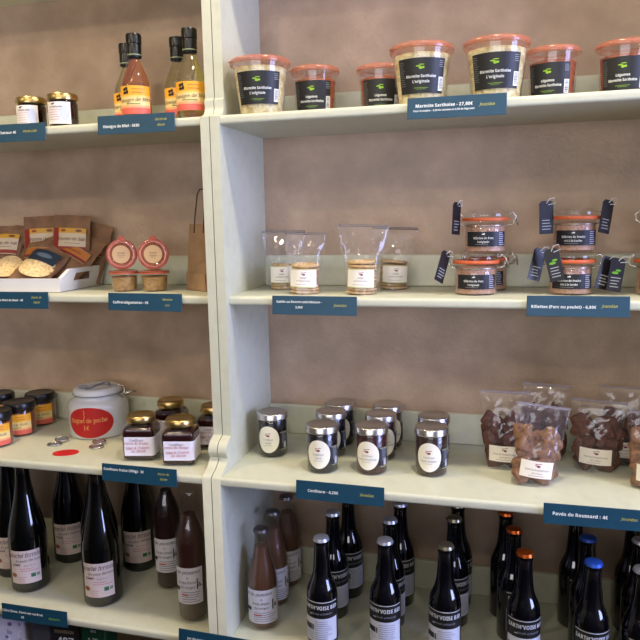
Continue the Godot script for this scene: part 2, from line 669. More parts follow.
func tub(pale: bool) -> Node3D:
	var o := Node3D.new()
	var rt := 0.0515 if pale else 0.0425
	var rb := 0.0405 if pale else 0.0365
	var h := 0.091 if pale else 0.083
	var k := (rt - rb) / h
	var fill := 0.083 if pale else 0.068
	var food: Material
	if pale:
		food = mottle("cabbage and pork", [Color(0.52, 0.40, 0.20), Color(0.80, 0.73, 0.50), Color(0.89, 0.85, 0.68), Color(0.68, 0.55, 0.33), Color(0.90, 0.86, 0.70)], 0.018, 9.0, 0.4, 0.05, 256, 21)
	else:
		food = mottle("carrots and vegetables", [Color(0.34, 0.14, 0.07), Color(0.56, 0.25, 0.12), Color(0.66, 0.36, 0.18), Color(0.46, 0.19, 0.09)], 0.022, 10.0, 0.4, 0.05, 256, 22)
	part("filling", lumps(rb - 0.0022, rb + k * fill - 0.0022, 0.002, fill, 0.003 if pale else 0.005, 7 if pale else 8, 44, 14), food, o)
	part("clear_tub", turned([0, 0.0004, rb - 0.003, 0.0004, rb, 0.003, rt, h, rt + 0.0015, h + 0.001]), pane("clear plastic", Color(0.95, 0.96, 0.93, 0.02), 0.06), o)
	var rl := rt + 0.004
	var lid := part("lid", turned([rt - 0.001, h - 0.001, rl - 0.0008, h - 0.0015, rl, h, rl + 0.0003, h + 0.004, rl - 0.001, h + 0.0075, rl - 0.003, h + 0.0085, rl - 0.006, h + 0.0075, rl - 0.009, h + 0.004, 0.0, h + 0.0035], 40), pane("orange lid plastic", Color(0.78, 0.45, 0.33, 0.5), 0.2), o)
	var tab := G.new()
	tab.prism(PackedVector2Array([Vector2(-0.009, 0), Vector2(0.009, 0), Vector2(0.006, 0.006), Vector2(-0.006, 0.006)]), Vector3(0.5, 0, 0.866), Vector3(-0.866, 0, 0.5), Vector3(-0.866 * (rl - 0.001), h + 0.001, 0.5 * (rl - 0.001)), Vector3(0, 0.0012, 0))
	part("pull_tab", tab, pane("orange lid plastic", Color.WHITE), lid)
	var y0 := 0.017 if pale else 0.010
	var y1 := 0.073 if pale else 0.064
	var ym := (y0 + y1) / 2
	var s := surf(rb + 0.0003, k, 0)
	var wx := 0.036 if pale else 0.034
	var white := lin(0.88, 0.88, 0.85)
	var list := leaf_mark(-0.002, y1 - 0.014, 0.008)
	if pale:
		list += [["t", -0.001, ym - 0.001, 0.0085, "Marmite Sarthoise", white, "sansbold", 0.0, 0.0, 0.80], ["t", -0.001, ym - 0.0095, 0.0085, "L'originale", white, "sansbold", 0.0, 0.0, 0.80]]
	else:
		list += [["t", -0.001, ym - 0.002, 0.0080, "Légumes", white, "sansbold", 0.0, 0.0, 0.80], ["t", -0.001, ym - 0.0098, 0.0080, "Marmite Sarthoise", white, "sansbold", 0.0, 0.0, 0.80]]
	list += [["r", -0.012, y0 + 0.008, 0.010, y0 + 0.0088, lin(0.45, 0.6, 0.15)], ["r", -0.008, y0 + 0.006, 0.006, y0 + 0.0067, lin(0.45, 0.6, 0.15)]]
	list += barcode(wx - 0.0095, y0 + 0.004, 0.0085, 0.022)
	list += fine_print(-wx + 0.002, y1 - 0.006, -wx + 0.011, 12, 0.0034, lin(0.5, 0.5, 0.5))
	list += fine_print(wx - 0.010, y1 - 0.005, wx - 0.002, 4, 0.003, lin(0.6, 0.6, 0.6))
	stick(o, s, ["r", -wx, y0, wx, y1], lin(0.10, 0.105, 0.11), list)
	return o

func hang_tag(o: Node3D, at: Vector3, euler: Vector3, green: bool) -> void:
	var t := Node3D.new()
	var g := G.new()
	g.prism(PackedVector2Array([Vector2(-0.011, -0.05), Vector2(0.011, -0.05), Vector2(0.011, -0.004), Vector2(0.007, 0), Vector2(-0.007, 0), Vector2(-0.011, -0.004)]), Vector3(1, 0, 0), Vector3(0, 1, 0), Vector3(0, 0, -0.0004), Vector3(0, 0, 0.0008))
	var c := part("hang_tag", g, solid("black card", Color(0.085, 0.07, 0.085), 0.4), o)
	c.position = at
	c.rotation_degrees = euler
	c.scale = Vector3.ONE * 1.15
	var list := fine_print(-0.007, -0.030, 0.008, 4, 0.0045, lin(0.62, 0.62, 0.62), 0.0013)
	if green:
		list += [["o", -0.002, -0.022, 0.005, 0.002, lin(0.4, 0.65, 0.12)], ["o", 0.002, -0.018, 0.004, 0.0016, lin(0.4, 0.65, 0.12)]]
	part("print", marks(surf(), list, 0.0006), paper_mat(), c)
	var st := G.new()
	st.tube([Vector3(0, -0.004, 0.0008), Vector3(0.004, 0.003, 0.003), Vector3(0.012, 0.004, 0.002), Vector3(0.014, -0.004, 0.001), Vector3(0.003, -0.006, 0.001)], 0.0006, 6)
	part("string", st, solid("white string", Color(0.82, 0.8, 0.76), 0.8), c)

func clip_jar(second: String, third: String, meat_seed: int) -> Node3D:
	var o := Node3D.new()
	var glass := pane("clear glass", Color(0.93, 0.96, 0.95, 0.004), 0.02)
	part("potted_meat", lumps(0.0362, 0.0345, 0.003, 0.050, 0.0016, meat_seed, 40, 10), mottle("potted meat", [Color(0.48, 0.32, 0.26), Color(0.66, 0.48, 0.39), Color(0.76, 0.62, 0.51), Color(0.56, 0.38, 0.31)], 0.05, 12.0, 0.45, 0.03, 256, 31), o)
	part("glass_body", turned([0, 0.0003, 0.034, 0.0003, 0.0378, 0.004, 0.038, 0.040, 0.037, 0.0445, 0.0352, 0.047, 0.0352, 0.049, 0.040, 0.0515, 0.0408, 0.053, 0.040, 0.0555]), glass, o)
	var gasket := G.new()
	gasket.lathe(v2([0.034, 0.0562, 0.0410, 0.0560, 0.0417, 0.0572, 0.0419, 0.0590, 0.0415, 0.0608, 0.0408, 0.0620, 0.034, 0.0620]), 40)
	part("rubber_seal", gasket, solid("orange rubber", Color(0.80, 0.37, 0.19), 0.45), o)
	part("glass_lid", turned([0.030, 0.0575, 0.0325, 0.0570, 0.0335, 0.0622, 0.0408, 0.0625, 0.0413, 0.064, 0.0413, 0.0690, 0.0400, 0.0715, 0.036, 0.0732, 0.034, 0.0755, 0.0315, 0.0755, 0.0300, 0.0735, 0.0290, 0.0690, 0.0, 0.0685]), glass, o)
	var wire := solid("zinc wire", Color(0.78, 0.77, 0.74), 0.25, 0.9)
	var w := G.new()
	var ring := []
	for k in 24:
		ring.append(Vector3(0.0372 * sin(TAU * k / 24), 0.048, 0.0372 * cos(TAU * k / 24)))
	w.tube(ring, 0.0011, 6, true)
	w.tube([Vector3(0.037, 0.048, 0.010), Vector3(0.049, 0.050, 0.012), Vector3(0.053, 0.064, 0.012), Vector3(0.047, 0.071, 0.011), Vector3(0.041, 0.068, 0.010)], 0.0012, 6)
	w.tube([Vector3(0.037, 0.048, -0.010), Vector3(0.049, 0.050, -0.012), Vector3(0.053, 0.064, -0.012), Vector3(0.047, 0.071, -0.011), Vector3(0.041, 0.068, -0.010)], 0.0012, 6)
	w.tube([Vector3(0.053, 0.064, 0.012), Vector3(0.056, 0.056, 0.008), Vector3(0.057, 0.048, 0.0), Vector3(0.056, 0.056, -0.008), Vector3(0.053, 0.064, -0.012)], 0.0012, 6)
	w.tube([Vector3(-0.037, 0.048, 0.010), Vector3(-0.047, 0.052, 0.010), Vector3(-0.048, 0.064, 0.010), Vector3(-0.041, 0.069, 0.010)], 0.0012, 6)
	w.tube([Vector3(-0.037, 0.048, -0.010), Vector3(-0.047, 0.052, -0.010), Vector3(-0.048, 0.064, -0.010), Vector3(-0.041, 0.069, -0.010)], 0.0012, 6)
	part("wire_clip", w, wire, o)
	var s := surf(0.0381)
	var white := lin(0.86, 0.86, 0.84)
	var list := [["t", -0.004, 0.0262, 0.0068, second, white, "serifbold", 0, 0, 0.85], ["t", -0.004, 0.0195, 0.0062, third, white, "serifbold", 0, 0, 0.85], ["o", -0.004, 0.0328, 0.003, 0.0008, white], ["o", -0.003, 0.0340, 0.002, 0.0006, white]]
	list += fine_print(0.024, 0.034, 0.036, 7, 0.0034, lin(0.6, 0.6, 0.68), 0.0016)
	list += fine_print(-0.018, 0.0145, 0.012, 1, 0.003, lin(0.5, 0.5, 0.5))
	stick(o, s, ["r", -0.036, 0.0115, 0.040, 0.0375], lin(0.075, 0.065, 0.085), list)
	return o

# clear zip pouch: an oval foot that closes to a straight seal at the top
func film(w0: float, d0: float, w1: float, h: float, seed_: int) -> G:
	var f := FastNoiseLite.new()
	f.seed = seed_
	f.frequency = 38.0
	var p := []
	var rows := 28
	var seg := 48
	for i in rows + 1:
		var t := float(i) / rows
		var hw := lerpf(w0, w1, smoothstep(0.25, 1.0, t))
		var hd := d0 * pow(1.0 - t, 0.55) * (0.92 + 0.08 * sin(t * PI)) + 0.0007
		var row := []
		for j in seg + 1:
			var a := TAU * (j % seg) / seg
			var e := 2.6
			var x := hw * signf(cos(a)) * pow(absf(cos(a)), 2.0 / e)
			var z := hd * signf(sin(a)) * pow(absf(sin(a)), 2.0 / e)
			var q := Vector3(x, h * t, z)
			var wr := (f.get_noise_3d(x * 1.2, h * t * 0.5, z) * 0.0060 + (0.5 - absf(f.get_noise_3d(x * 3.0 + h * t * 1.5, h * t * 1.6, z * 2.0 + 0.7))) * 0.0022) * (1.0 - absf(2 * t - 1.0) * 0.75)
			q += Vector3(0.4 * signf(x), 0, signf(z)) * wr * (1.0 if absf(z) > 0.0009 else 0.0)
			row.append(q)
		p.append(row)
	var g := G.new()
	g.grid(p, true, Vector3(0, h / 2, 0))
	g.face(p[0].slice(0, seg), Vector3(0, -1, 0))
	return g

func zip_strip(o: Node3D, w1: float, h: float, col: Color) -> void:
	var z := G.new()
	z.box(Vector3(0, h - 0.0030, 0), Vector3(w1 * 2 - 0.001, 0.0022, 0.0028), 0.0006)
	z.box(Vector3(0, h - 0.0003, 0), Vector3(w1 * 2 - 0.001, 0.0012, 0.0016), 0.0003)
	part("zip_strip", z, pane("zip %s" % col.to_html(), Color(col.r, col.g, col.b, 0.6), 0.15), o)

func maker_mark(cx: float, cy: float, s: float) -> Array:
	var m := lin(0.48, 0.10, 0.20)
	return [["o", cx, cy - 0.3 * s, 0.55 * s, 0.32 * s, m], ["o", cx - 0.55 * s, cy + 0.35 * s, 0.5 * s, 0.1 * s, m], ["o", cx + 0.4 * s, cy + 0.5 * s, 0.5 * s, 0.1 * s, m], ["o", cx - 0.75 * s, cy - 0.1 * s, 0.28 * s, 0.12 * s, m]]

func biscuit_mesh() -> ArrayMesh:
	if not mats.has("biscuit mesh"):
		var g := G.new()
		g.lathe(v2([0, 0.0, 0.024, 0.0, 0.0268, 0.0016, 0.0272, 0.0034, 0.0262, 0.0052, 0.022, 0.0060, 0.012, 0.0056, 0, 0.0056]), 36, 0.018, 18)
		mats["biscuit mesh"] = g.mesh()
	return mats["biscuit mesh"]

func biscuit_bag(w1: float, h: float, count: int, seed_: int) -> Node3D:
	var o := Node3D.new()
	rng.seed = seed_
	var dough := mottle("golden shortbread", [Color(0.56, 0.40, 0.24), Color(0.76, 0.62, 0.42), Color(0.82, 0.71, 0.51), Color(0.68, 0.51, 0.31)], 0.04, 14.0, 0.8, 0.05, 128, 41)
	for k in count:
		var b := part("biscuit", biscuit_mesh(), dough, o)
		b.position = Vector3(rng.randf_range(-0.0015, 0.0015), 0.001 + k * 0.0061, rng.randf_range(-0.001, 0.001))
		b.rotation.y = rng.randf() * TAU
		if k == count - 1:
			b.rotation.z = -0.08
			b.position.y += 0.0018
	part("clear_bag", film(0.0315, 0.0305, w1, h, seed_), pane("clear film", Color(0.96, 0.95, 0.98, 0.02), 0.07), o)
	zip_strip(o, w1, h, Color(0.30, 0.27, 0.33))
	var s := surf(0.0325)
	var list := maker_mark(0.002, 0.040, 0.005)
	list += [["t", 0.001, 0.0325, 0.0055, "Sablés", lin(0.35, 0.28, 0.3), "serif", 0.2], ["t", 0.001, 0.0270, 0.0050, "au Beurre Salé", lin(0.35, 0.28, 0.3), "serif", 0.2]]
	list += fine_print(-0.014, 0.0195, 0.016, 1, 0.002, lin(0.6, 0.55, 0.5))
	list += [["r", -0.027, 0.0145, 0.027, 0.0158, lin(0.72, 0.74, 0.40)], ["r", -0.027, 0.0472, 0.027, 0.0482, lin(0.72, 0.74, 0.40)]]
	stick(o, s, ["r", -0.027, 0.014, 0.027, 0.0485], lin(0.93, 0.91, 0.86), list)
	return o

func chunk_mesh(k: int, slab: bool) -> ArrayMesh:
	var key := "chunk %d %s" % [k, slab]
	if not mats.has(key):
		var f := FastNoiseLite.new()
		f.seed = 90 + k
		f.frequency = 45.0
		var p := []
		var e := 0.34 if slab else 0.48
		for i in 9:
			var la := -PI / 2 + PI * i / 8
			var row := []
			for j in 15:
				var lo := TAU * (j % 14) / 14
				var cl := pow(maxf(cos(la), 0.0), e)
				var q := Vector3(signf(cos(lo)) * pow(absf(cos(lo)), e) * cl, signf(sin(la)) * pow(absf(sin(la)), e), signf(sin(lo)) * pow(absf(sin(lo)), e) * cl)
				q *= Vector3(0.0175, 0.0150, 0.0070) if slab else Vector3(0.0165, 0.0150, 0.0095)
				q *= 1.0 + f.get_noise_3dv(q + Vector3.ONE * k) * (0.12 if slab else 0.28)
				row.append(q)
			p.append(row)
		var g := G.new()
		g.grid(p, true, Vector3.ZERO)
		mats[key] = g.mesh()
	return mats[key]

func chocolate_bag(w1: float, h: float, seed_: int, tan_pieces: bool) -> Node3D:
	var o := Node3D.new()
	rng.seed = seed_
	var cocoa: Material
	if tan_pieces:
		cocoa = mottle("cocoa dusted caramel", [Color(0.29, 0.19, 0.12), Color(0.46, 0.32, 0.21), Color(0.55, 0.40, 0.28), Color(0.38, 0.25, 0.16)], 0.035, 14.0, 0.85, 0.06, 128, 52)
	else:
		cocoa = mottle("dark cocoa", [Color(0.20, 0.11, 0.08), Color(0.33, 0.19, 0.13), Color(0.40, 0.25, 0.18), Color(0.26, 0.14, 0.10)], 0.035, 14.0, 0.8, 0.06, 128, 53)
	for lay in 5:
		for q in [[-0.019, 0.008], [0.013, 0.009], [-0.003, -0.010], [0.022, -0.008]]:
			if lay == 4 and q[1] < 0:
				continue
			var b := part("chocolate_piece", chunk_mesh(rng.randi() % 5, not tan_pieces), cocoa, o)
			b.position = Vector3(q[0] * (1.0 + 0.08 * lay) + rng.randf_range(-0.004, 0.004), 0.0165 + lay * 0.0185 + rng.randf_range(-0.003, 0.003), q[1] * (1.0 - 0.15 * lay) + rng.randf_range(-0.002, 0.001))
			b.rotation = Vector3(rng.randf_range(-0.3, 0.3), rng.randf_range(-0.5, 0.5), rng.randf_range(-0.9, 0.9))
	part("clear_bag", film(0.036, 0.0255, w1, h, seed_), pane("clear film", Color(0.96, 0.95, 0.98, 0.02), 0.07), o)
	zip_strip(o, w1, h, Color(0.66, 0.62, 0.66))
	var s := surf(0.062)
	var lab := Node3D.new()
	lab.name = "label"
	var list := maker_mark(0.002, 0.0395, 0.006)
	list += [["t", 0.001, 0.0312, 0.0056, "Pavés de Roussard cacao", lin(0.33, 0.18, 0.2), "serif", 0.2, 0, 0.85], ["t", 0.001, 0.0252, 0.0046, "fait maison", lin(0.33, 0.18, 0.2), "serif", 0.2]]
	list += fine_print(-0.014, 0.020, 0.018, 1, 0.002, lin(0.6, 0.5, 0.5))
	var l := stick(o, s, ["r", -0.0285, 0.0165, 0.0285, 0.0465], lin(0.93, 0.90, 0.83), list)
	l.position = Vector3(0, 0, 0.0272 - 0.062)
	lab.free()
	return o

func jam_jar(col: Color, key: String, line: String, line2: String) -> Node3D:
	var o := Node3D.new()
	part("jam", turned([0, 0.0022, 0.0268, 0.0022, 0.0285, 0.005, 0.0285, 0.073, 0.026, 0.076, 0, 0.076]), mottle(key, [col.darkened(0.35), col, col.lightened(0.06), col.darkened(0.15)], 0.05, 12.0, 0.25, 0.0, 64, 61), o)
	part("glass_jar", turned([0, 0.0003, 0.0275, 0.0003, 0.0302, 0.0035, 0.0302, 0.073, 0.0285, 0.077, 0.0275, 0.080]), pane("clear glass", Color.WHITE), o)
	part("lid", turned([0.0276, 0.0768, 0.0312, 0.0768, 0.0316, 0.0778, 0.0312, 0.0788, 0.0312, 0.0878, 0.0304, 0.0893, 0.0285, 0.0899, 0.0275, 0.0893, 0, 0.0892], 40), solid("tin lid", Color(0.80, 0.78, 0.75), 0.28, 1.0), o)
	var s := surf(0.0303, 0.0, -8)
	var ink := lin(0.32, 0.38, 0.55)
	var list := maker_mark(0.0, 0.048, 0.0062)
	list += [["t", 0.0, 0.0385, 0.0062, line, ink, "serif", 0.25], ["t", 0.0, 0.0318, 0.0062, line2, ink, "serif", 0.25]]
	list += fine_print(-0.009, 0.026, 0.009, 1, 0.002, lin(0.7, 0.65, 0.6))
	stick(o, s, ["o", 0, 0.0385, 0.0230, 0.0275], lin(0.93, 0.91, 0.84), list)
	var back := barcode(0.0335, 0.019, 0.006, 0.012)
	back += fine_print(0.0285, 0.048, 0.041, 6, 0.0038, lin(0.55, 0.58, 0.62), 0.0014)
	back += [["r", 0.025, 0.0515, 0.044, 0.0524, lin(0.8, 0.78, 0.6)], ["r", 0.025, 0.0165, 0.044, 0.0174, lin(0.8, 0.78, 0.6)]]
	stick(o, s, ["r", 0.0245, 0.0155, 0.044, 0.053], lin(0.10, 0.11, 0.16), back, "back_label", 0.0002)
	return o

func crown_cap(o: Node3D, y: float, m: Material) -> void:
	var g := G.new()
	g.lathe(v2([0.0138, y, 0.0152, y + 0.0002, 0.0140, y + 0.0042]), 84, 0.05, 21)
	g.lathe(v2([0.0142, y + 0.0040, 0.0137, y + 0.0056, 0.0120, y + 0.0063, 0, y + 0.0066]), 42)
	part("crown_cap", g, m, o)

func beer(cap: Material, shift: float) -> Node3D:
	var o := Node3D.new()
	part("bottle_glass", turned([0, 0.0003, 0.0255, 0.0003, 0.029, 0.0045, 0.0292, 0.106, 0.0287, 0.114, 0.0272, 0.122, 0.0246, 0.1295, 0.0212, 0.1370, 0.0184, 0.1450, 0.0165, 0.1540, 0.0152, 0.166, 0.0140, 0.186, 0.0132, 0.205, 0.0138, 0.2065, 0.0142, 0.2095, 0.0138, 0.2125, 0.0135, 0.2185, 0, 0.2185], 36), solid("dark beer glass", Color(0.028, 0.026, 0.045), 0.06), o)
	solid("dark beer glass", Color.BLACK).metallic_specular = 0.7
	crown_cap(o, 0.2150, cap)
	var s := surf(0.0293, 0.0, shift)
	var white := lin(0.85, 0.86, 0.88)
	var list := [["r", -0.036, 0.104, 0.036, 0.1052, white], ["r", -0.036, 0.026, 0.036, 0.0725, lin(0.78, 0.79, 0.84)]]
	list += [["t", 0.001, 0.0942, 0.0140, "EARTH'VOISE BIO", white, "sansbold", 0, 0, 0.80]]
	list += [["t", 0.004, 0.0825, 0.0075, "blonde artisanale", lin(0.55, 0.56, 0.6), "sans", 0.2, 0, 0.9], ["r", -0.020, 0.0800, -0.014, 0.0812, white]]
	list += [["r", -0.034, 0.049, -0.016, 0.060, lin(0.12, 0.12, 0.14)], ["r", -0.015, 0.049, -0.011, 0.060, lin(0.35, 0.35, 0.38)]]
	list += fine_print(-0.009, 0.066, 0.024, 9, 0.0043, lin(0.45, 0.47, 0.55), 0.0009)
	list += fine_print(-0.030, 0.045, -0.012, 4, 0.0045, lin(0.5, 0.5, 0.55), 0.0009)
	stick(o, s, ["r", -0.042, 0.024, 0.042, 0.107], lin(0.055, 0.055, 0.065), list)
	return o

func script_label(o: Node3D, s: Dictionary, x0: float, y0: float, x1: float, y1: float) -> void:
	var ink := lin(0.12, 0.11, 0.14)
	var w := x1 - x0
	var h := y1 - y0
	var cx := (x0 + x1) / 2
	var list := [["t", cx - w * 0.12, y1 - h * 0.12, h * 0.16, "Jus de pommes", ink, "serif", 0.3, 0.03], ["t", cx - w * 0.02, y1 - h * 0.27, h * 0.10, "&", ink, "serif"], ["t", cx - w * 0.05, y1 - h * 0.40, h * 0.12, "Petits fruits", ink, "serif", 0.2, 0.02], ["t", cx - w * 0.03, y1 - h * 0.53, h * 0.12, "du verger", ink, "serif", 0.2]]
	list += [["r", x1 - w * 0.22, y1 - h * 0.60, x1 - w * 0.185, y1 - h * 0.30, ink], ["t", x1 - w * 0.10, y1 - h * 0.47, h * 0.22, "à,", ink, "sansbold"]]
	list += [["r", x0 + w * 0.02, y0 + h * 0.36, x0 + w * 0.17, y0 + h * 0.46, ink]]
	list += fine_print(x0 + w * 0.25, y0 + h * 0.32, x1 - w * 0.05, 5, h * 0.065, lin(0.5, 0.48, 0.52), h * 0.018)
	list += fine_print(x0 + w * 0.25, y0 + h * 0.24, x0 + w * 0.5, 1, h * 0.065, lin(0.72, 0.28, 0.22), h * 0.04)
	stick(o, s, ["r", x0, y0, x1, y1], lin(0.85, 0.84, 0.87), list)

func small_juice() -> Node3D:
	var o := Node3D.new()
	part("juice", turned([0, 0.004, 0.026, 0.004, 0.0283, 0.008, 0.0283, 0.094, 0.0265, 0.110, 0.0212, 0.130, 0.0155, 0.150, 0.0120, 0.168, 0, 0.168], 32), solid("cloudy apple juice", Color(0.38, 0.25, 0.17), 0.3), o)
	part("bottle_glass", turned([0, 0.0003, 0.027, 0.0003, 0.0305, 0.004, 0.0307, 0.094, 0.0288, 0.111, 0.0232, 0.132, 0.0175, 0.152, 0.0142, 0.170, 0.0134, 0.192, 0.0142, 0.194, 0.0142, 0.198, 0.0135, 0.2025], 36), pane("clear glass", Color.WHITE), o)
	crown_cap(o, 0.1985, solid("dull grey cap", Color(0.42, 0.40, 0.40), 0.35, 0.8))
	script_label(o, surf(0.0309), -0.0335, 0.018, 0.0385, 0.088)
	return o

func tall_juice(key: String, col: Color) -> Node3D:
	var o := Node3D.new()
	part("juice", turned([0, 0.006, 0.025, 0.006, 0.0283, 0.010, 0.0283, 0.165, 0.0262, 0.182, 0.0205, 0.200, 0.0145, 0.214, 0.0118, 0.225, 0, 0.225], 32), solid(key, col, 0.3), o)
	part("bottle_glass", turned([0, 0.0003, 0.026, 0.0003, 0.0305, 0.005, 0.0308, 0.166, 0.0287, 0.184, 0.0228, 0.203, 0.0168, 0.217, 0.0142, 0.228, 0.0136, 0.262, 0.0150, 0.2635, 0.0150, 0.272, 0.0142, 0.2735], 36), pane("clear glass", Color.WHITE), o)
	var seal := G.new()
	var ring := []
	for k in 20:
		ring.append(Vector3(0.009 * cos(TAU * k / 20), 0.183 + 0.0075 * sin(TAU * k / 20), 0.0292 - absf(0.0) - 0.30 * (0.0075 * sin(TAU * k / 20)) - 0.0014 * pow(cos(TAU * k / 20), 2)))
	seal.tube(ring, 0.0009, 6, true)
	part("moulded_seal", seal, pane("clear glass", Color.WHITE), o)
	script_label(o, surf(0.0310), -0.030, 0.045, 0.030, 0.122)
	return o

func cider() -> Node3D:
	var o := Node3D.new()
	part("bottle_glass", turned([0, 0.0003, 0.036, 0.0003, 0.0402, 0.005, 0.0408, 0.010, 0.0408, 0.118, 0.0395, 0.134, 0.0360, 0.153, 0.0310, 0.174, 0.0258, 0.195, 0.0212, 0.216, 0.0176, 0.238, 0.0156, 0.258, 0.0150, 0.278, 0.0166, 0.280, 0.0166, 0.290, 0.0150, 0.2915, 0.0150, 0.298, 0.012, 0.300, 0, 0.300], 40), solid("dark cider glass", Color(0.022, 0.028, 0.024), 0.06), o)
	solid("dark cider glass", Color.BLACK).metallic_specular = 0.7
	var s := surf(0.0410)
	var ink := lin(0.22, 0.16, 0.20)
	var list := [["t", 0.002, 0.0905, 0.0175, "bouché fermier", ink, "serif", 0.28, 0.03, 0.80], ["t", 0.008, 0.0780, 0.0095, "du pays fléchois", ink, "serif", 0.28, 0.02], ["t", -0.017, 0.0685, 0.0085, "CIDRE", lin(0.28, 0.12, 0.16), "sansbold"], ["t", 0.010, 0.0665, 0.0070, "brut 75 cl", lin(0.4, 0.35, 0.4), "sans"]]
	list += fine_print(-0.010, 0.0585, 0.030, 2, 0.005, lin(0.78, 0.38, 0.42), 0.0010)
	list += fine_print(-0.018, 0.0395, 0.006, 4, 0.0045, lin(0.72, 0.45, 0.45), 0.0008)
	list += [["o", -0.0245, 0.0445, 0.0065, 0.0050, lin(0.62, 0.36, 0.22)], ["r", 0.0120, 0.0385, 0.0215, 0.0470, lin(0.20, 0.42, 0.26)], ["r", 0.0235, 0.0395, 0.0300, 0.0460, lin(0.45, 0.55, 0.45)]]
	stick(o, s, ["r", -0.034, 0.0245, 0.034, 0.1005], lin(0.86, 0.79, 0.76), list)
	return o

# the beekeeper's label: yellow above, cream with script in the middle, pink-red below
func bee_label(o: Node3D, s: Dictionary, w: float, y0: float, y1: float, txt: String) -> void:
	var h := y1 - y0
	var ink := lin(0.16, 0.11, 0.08)
	var list := [["r", -w, y0 + h * 0.66, w, y1, lin(0.93, 0.66, 0.16)], ["r", -w, y0 + h * 0.60, w, y0 + h * 0.66, lin(0.95, 0.78, 0.38)], ["r", -w, y0 + h * 0.22, w, y0 + h * 0.30, lin(0.93, 0.66, 0.45)], ["r", -w, y0, w, y0 + h * 0.22, lin(0.86, 0.40, 0.32)]]
	list += [["o", -w * 0.55, y1 - h * 0.13, w * 0.10, h * 0.06, ink], ["o", -w * 0.40, y1 - h * 0.10, w * 0.08, h * 0.06, ink], ["o", -w * 0.52, y1 - h * 0.25, w * 0.12, h * 0.05, ink], ["o", -w * 0.36, y1 - h * 0.22, w * 0.08, h * 0.07, ink]]
	list += fine_print(-w * 0.1, y1 - h * 0.14, w * 0.7, 2, h * 0.12, lin(0.75, 0.45, 0.10), h * 0.03)
	list += [["t", 0.0, y0 + h * 0.50, h * 0.22, txt, ink, "serif", 0.3, 0.04]]
	list += fine_print(-w * 0.45, y0 + h * 0.34, w * 0.5, 1, h * 0.1, lin(0.45, 0.5, 0.2), h * 0.03)
	stick(o, s, ["r", -w, y0, w, y1], lin(0.95, 0.83, 0.55), list)

func vinegar(pink: bool) -> Node3D:
	var o := Node3D.new()
	var lq := liquid("rose honey vinegar", Color(0.90, 0.60, 0.47, 0.06)) if pink else liquid("pale honey vinegar", Color(0.93, 0.90, 0.72, 0.03))
	part("vinegar", turned([0, 0.003, 0.024, 0.003, 0.0272, 0.007, 0.0272, 0.070, 0.0252, 0.082, 0.0195, 0.097, 0.0128, 0.112, 0.0098, 0.120, 0, 0.120], 32), lq, o)
	part("bottle_glass", turned([0, 0.0003, 0.026, 0.0003, 0.0290, 0.004, 0.0292, 0.071, 0.0272, 0.084, 0.0212, 0.099, 0.0146, 0.114, 0.0120, 0.124, 0.0120, 0.160], 36), pane("clear glass", Color.WHITE), o)
	var c := part("capsule", turned([0.0128, 0.124, 0.0136, 0.124, 0.0138, 0.146, 0.0134, 0.148, 0.0146, 0.149, 0.0148, 0.164, 0.0138, 0.167, 0, 0.1672], 28), solid("black capsule", Color(0.03, 0.035, 0.03), 0.28), o)
	part("band", turned([0.0138, 0.1275, 0.0141, 0.1275, 0.0141, 0.1290, 0.0139, 0.1290]), solid("pale capsule band", Color(0.62, 0.66, 0.50), 0.4), c)
	bee_label(o, surf(0.0294), 0.0335, 0.016, 0.068, "Vinaigre de Miel")
	return o

func honey_jar() -> Node3D:
	var o := Node3D.new()
	part("honey", turned([0, 0.002, 0.026, 0.002, 0.0275, 0.004, 0.0275, 0.046, 0.024, 0.050, 0, 0.050]), solid("dark forest honey", Color(0.12, 0.035, 0.02), 0.1), o)
	part("glass_jar", turned([0, 0.0003, 0.0272, 0.0003, 0.0295, 0.003, 0.0296, 0.045, 0.0275, 0.050, 0.0258, 0.053]), pane("clear glass", Color.WHITE), o)
	part("lid", turned([0.0262, 0.051, 0.0292, 0.051, 0.0296, 0.053, 0.0292, 0.061, 0.0278, 0.0628, 0.0255, 0.063, 0.0245, 0.0622, 0, 0.0622], 40), solid("gold lid", Color(0.78, 0.67, 0.43), 0.3, 1.0), o)
	var ink := lin(0.25, 0.2, 0.25)
	var list := [["o", -0.009, 0.0415, 0.003, 0.0013, ink], ["o", -0.006, 0.0425, 0.002, 0.001, ink], ["t", -0.003, 0.0362, 0.0060, "La Ruche Jolie", ink, "sansbold", 0, 0, 0.85]]
	list += fine_print(-0.020, 0.030, 0.008, 5, 0.0045, lin(0.75, 0.6, 0.62), 0.0009)
	list += [["o", 0.0135, 0.0250, 0.0085, 0.0150, lin(0.80, 0.82, 0.90)]]
	stick(o, surf(0.0298, 0, -10), ["r", -0.0235, 0.004, 0.0255, 0.0455], lin(0.93, 0.90, 0.86), list)
	return o

func spread_jar() -> Node3D:
	var o := Node3D.new()
	part("honey_spread", turned([0, 0.002, 0.030, 0.002, 0.0325, 0.006, 0.0325, 0.048, 0.030, 0.053, 0, 0.053]), mottle("amber honey", [Color(0.36, 0.17, 0.08), Color(0.52, 0.27, 0.14), Color(0.44, 0.22, 0.11)], 0.03, 10.0, 0.2, 0.0, 64, 71), o)
	part("glass_jar", turned([0, 0.0003, 0.0315, 0.0003, 0.0345, 0.004, 0.0347, 0.050, 0.0325, 0.058, 0.0308, 0.062]), pane("clear glass", Color.WHITE), o)
	part("lid", turned([0.0312, 0.061, 0.0348, 0.061, 0.0352, 0.063, 0.0346, 0.072, 0.0330, 0.0755, 0.030, 0.0765, 0.028, 0.0757, 0, 0.0755], 40), solid("black lid", Color(0.035, 0.035, 0.04), 0.3), o)
	bee_label(o, surf(0.0349), 0.030, 0.006, 0.052, "Miel & Noix")
	return o

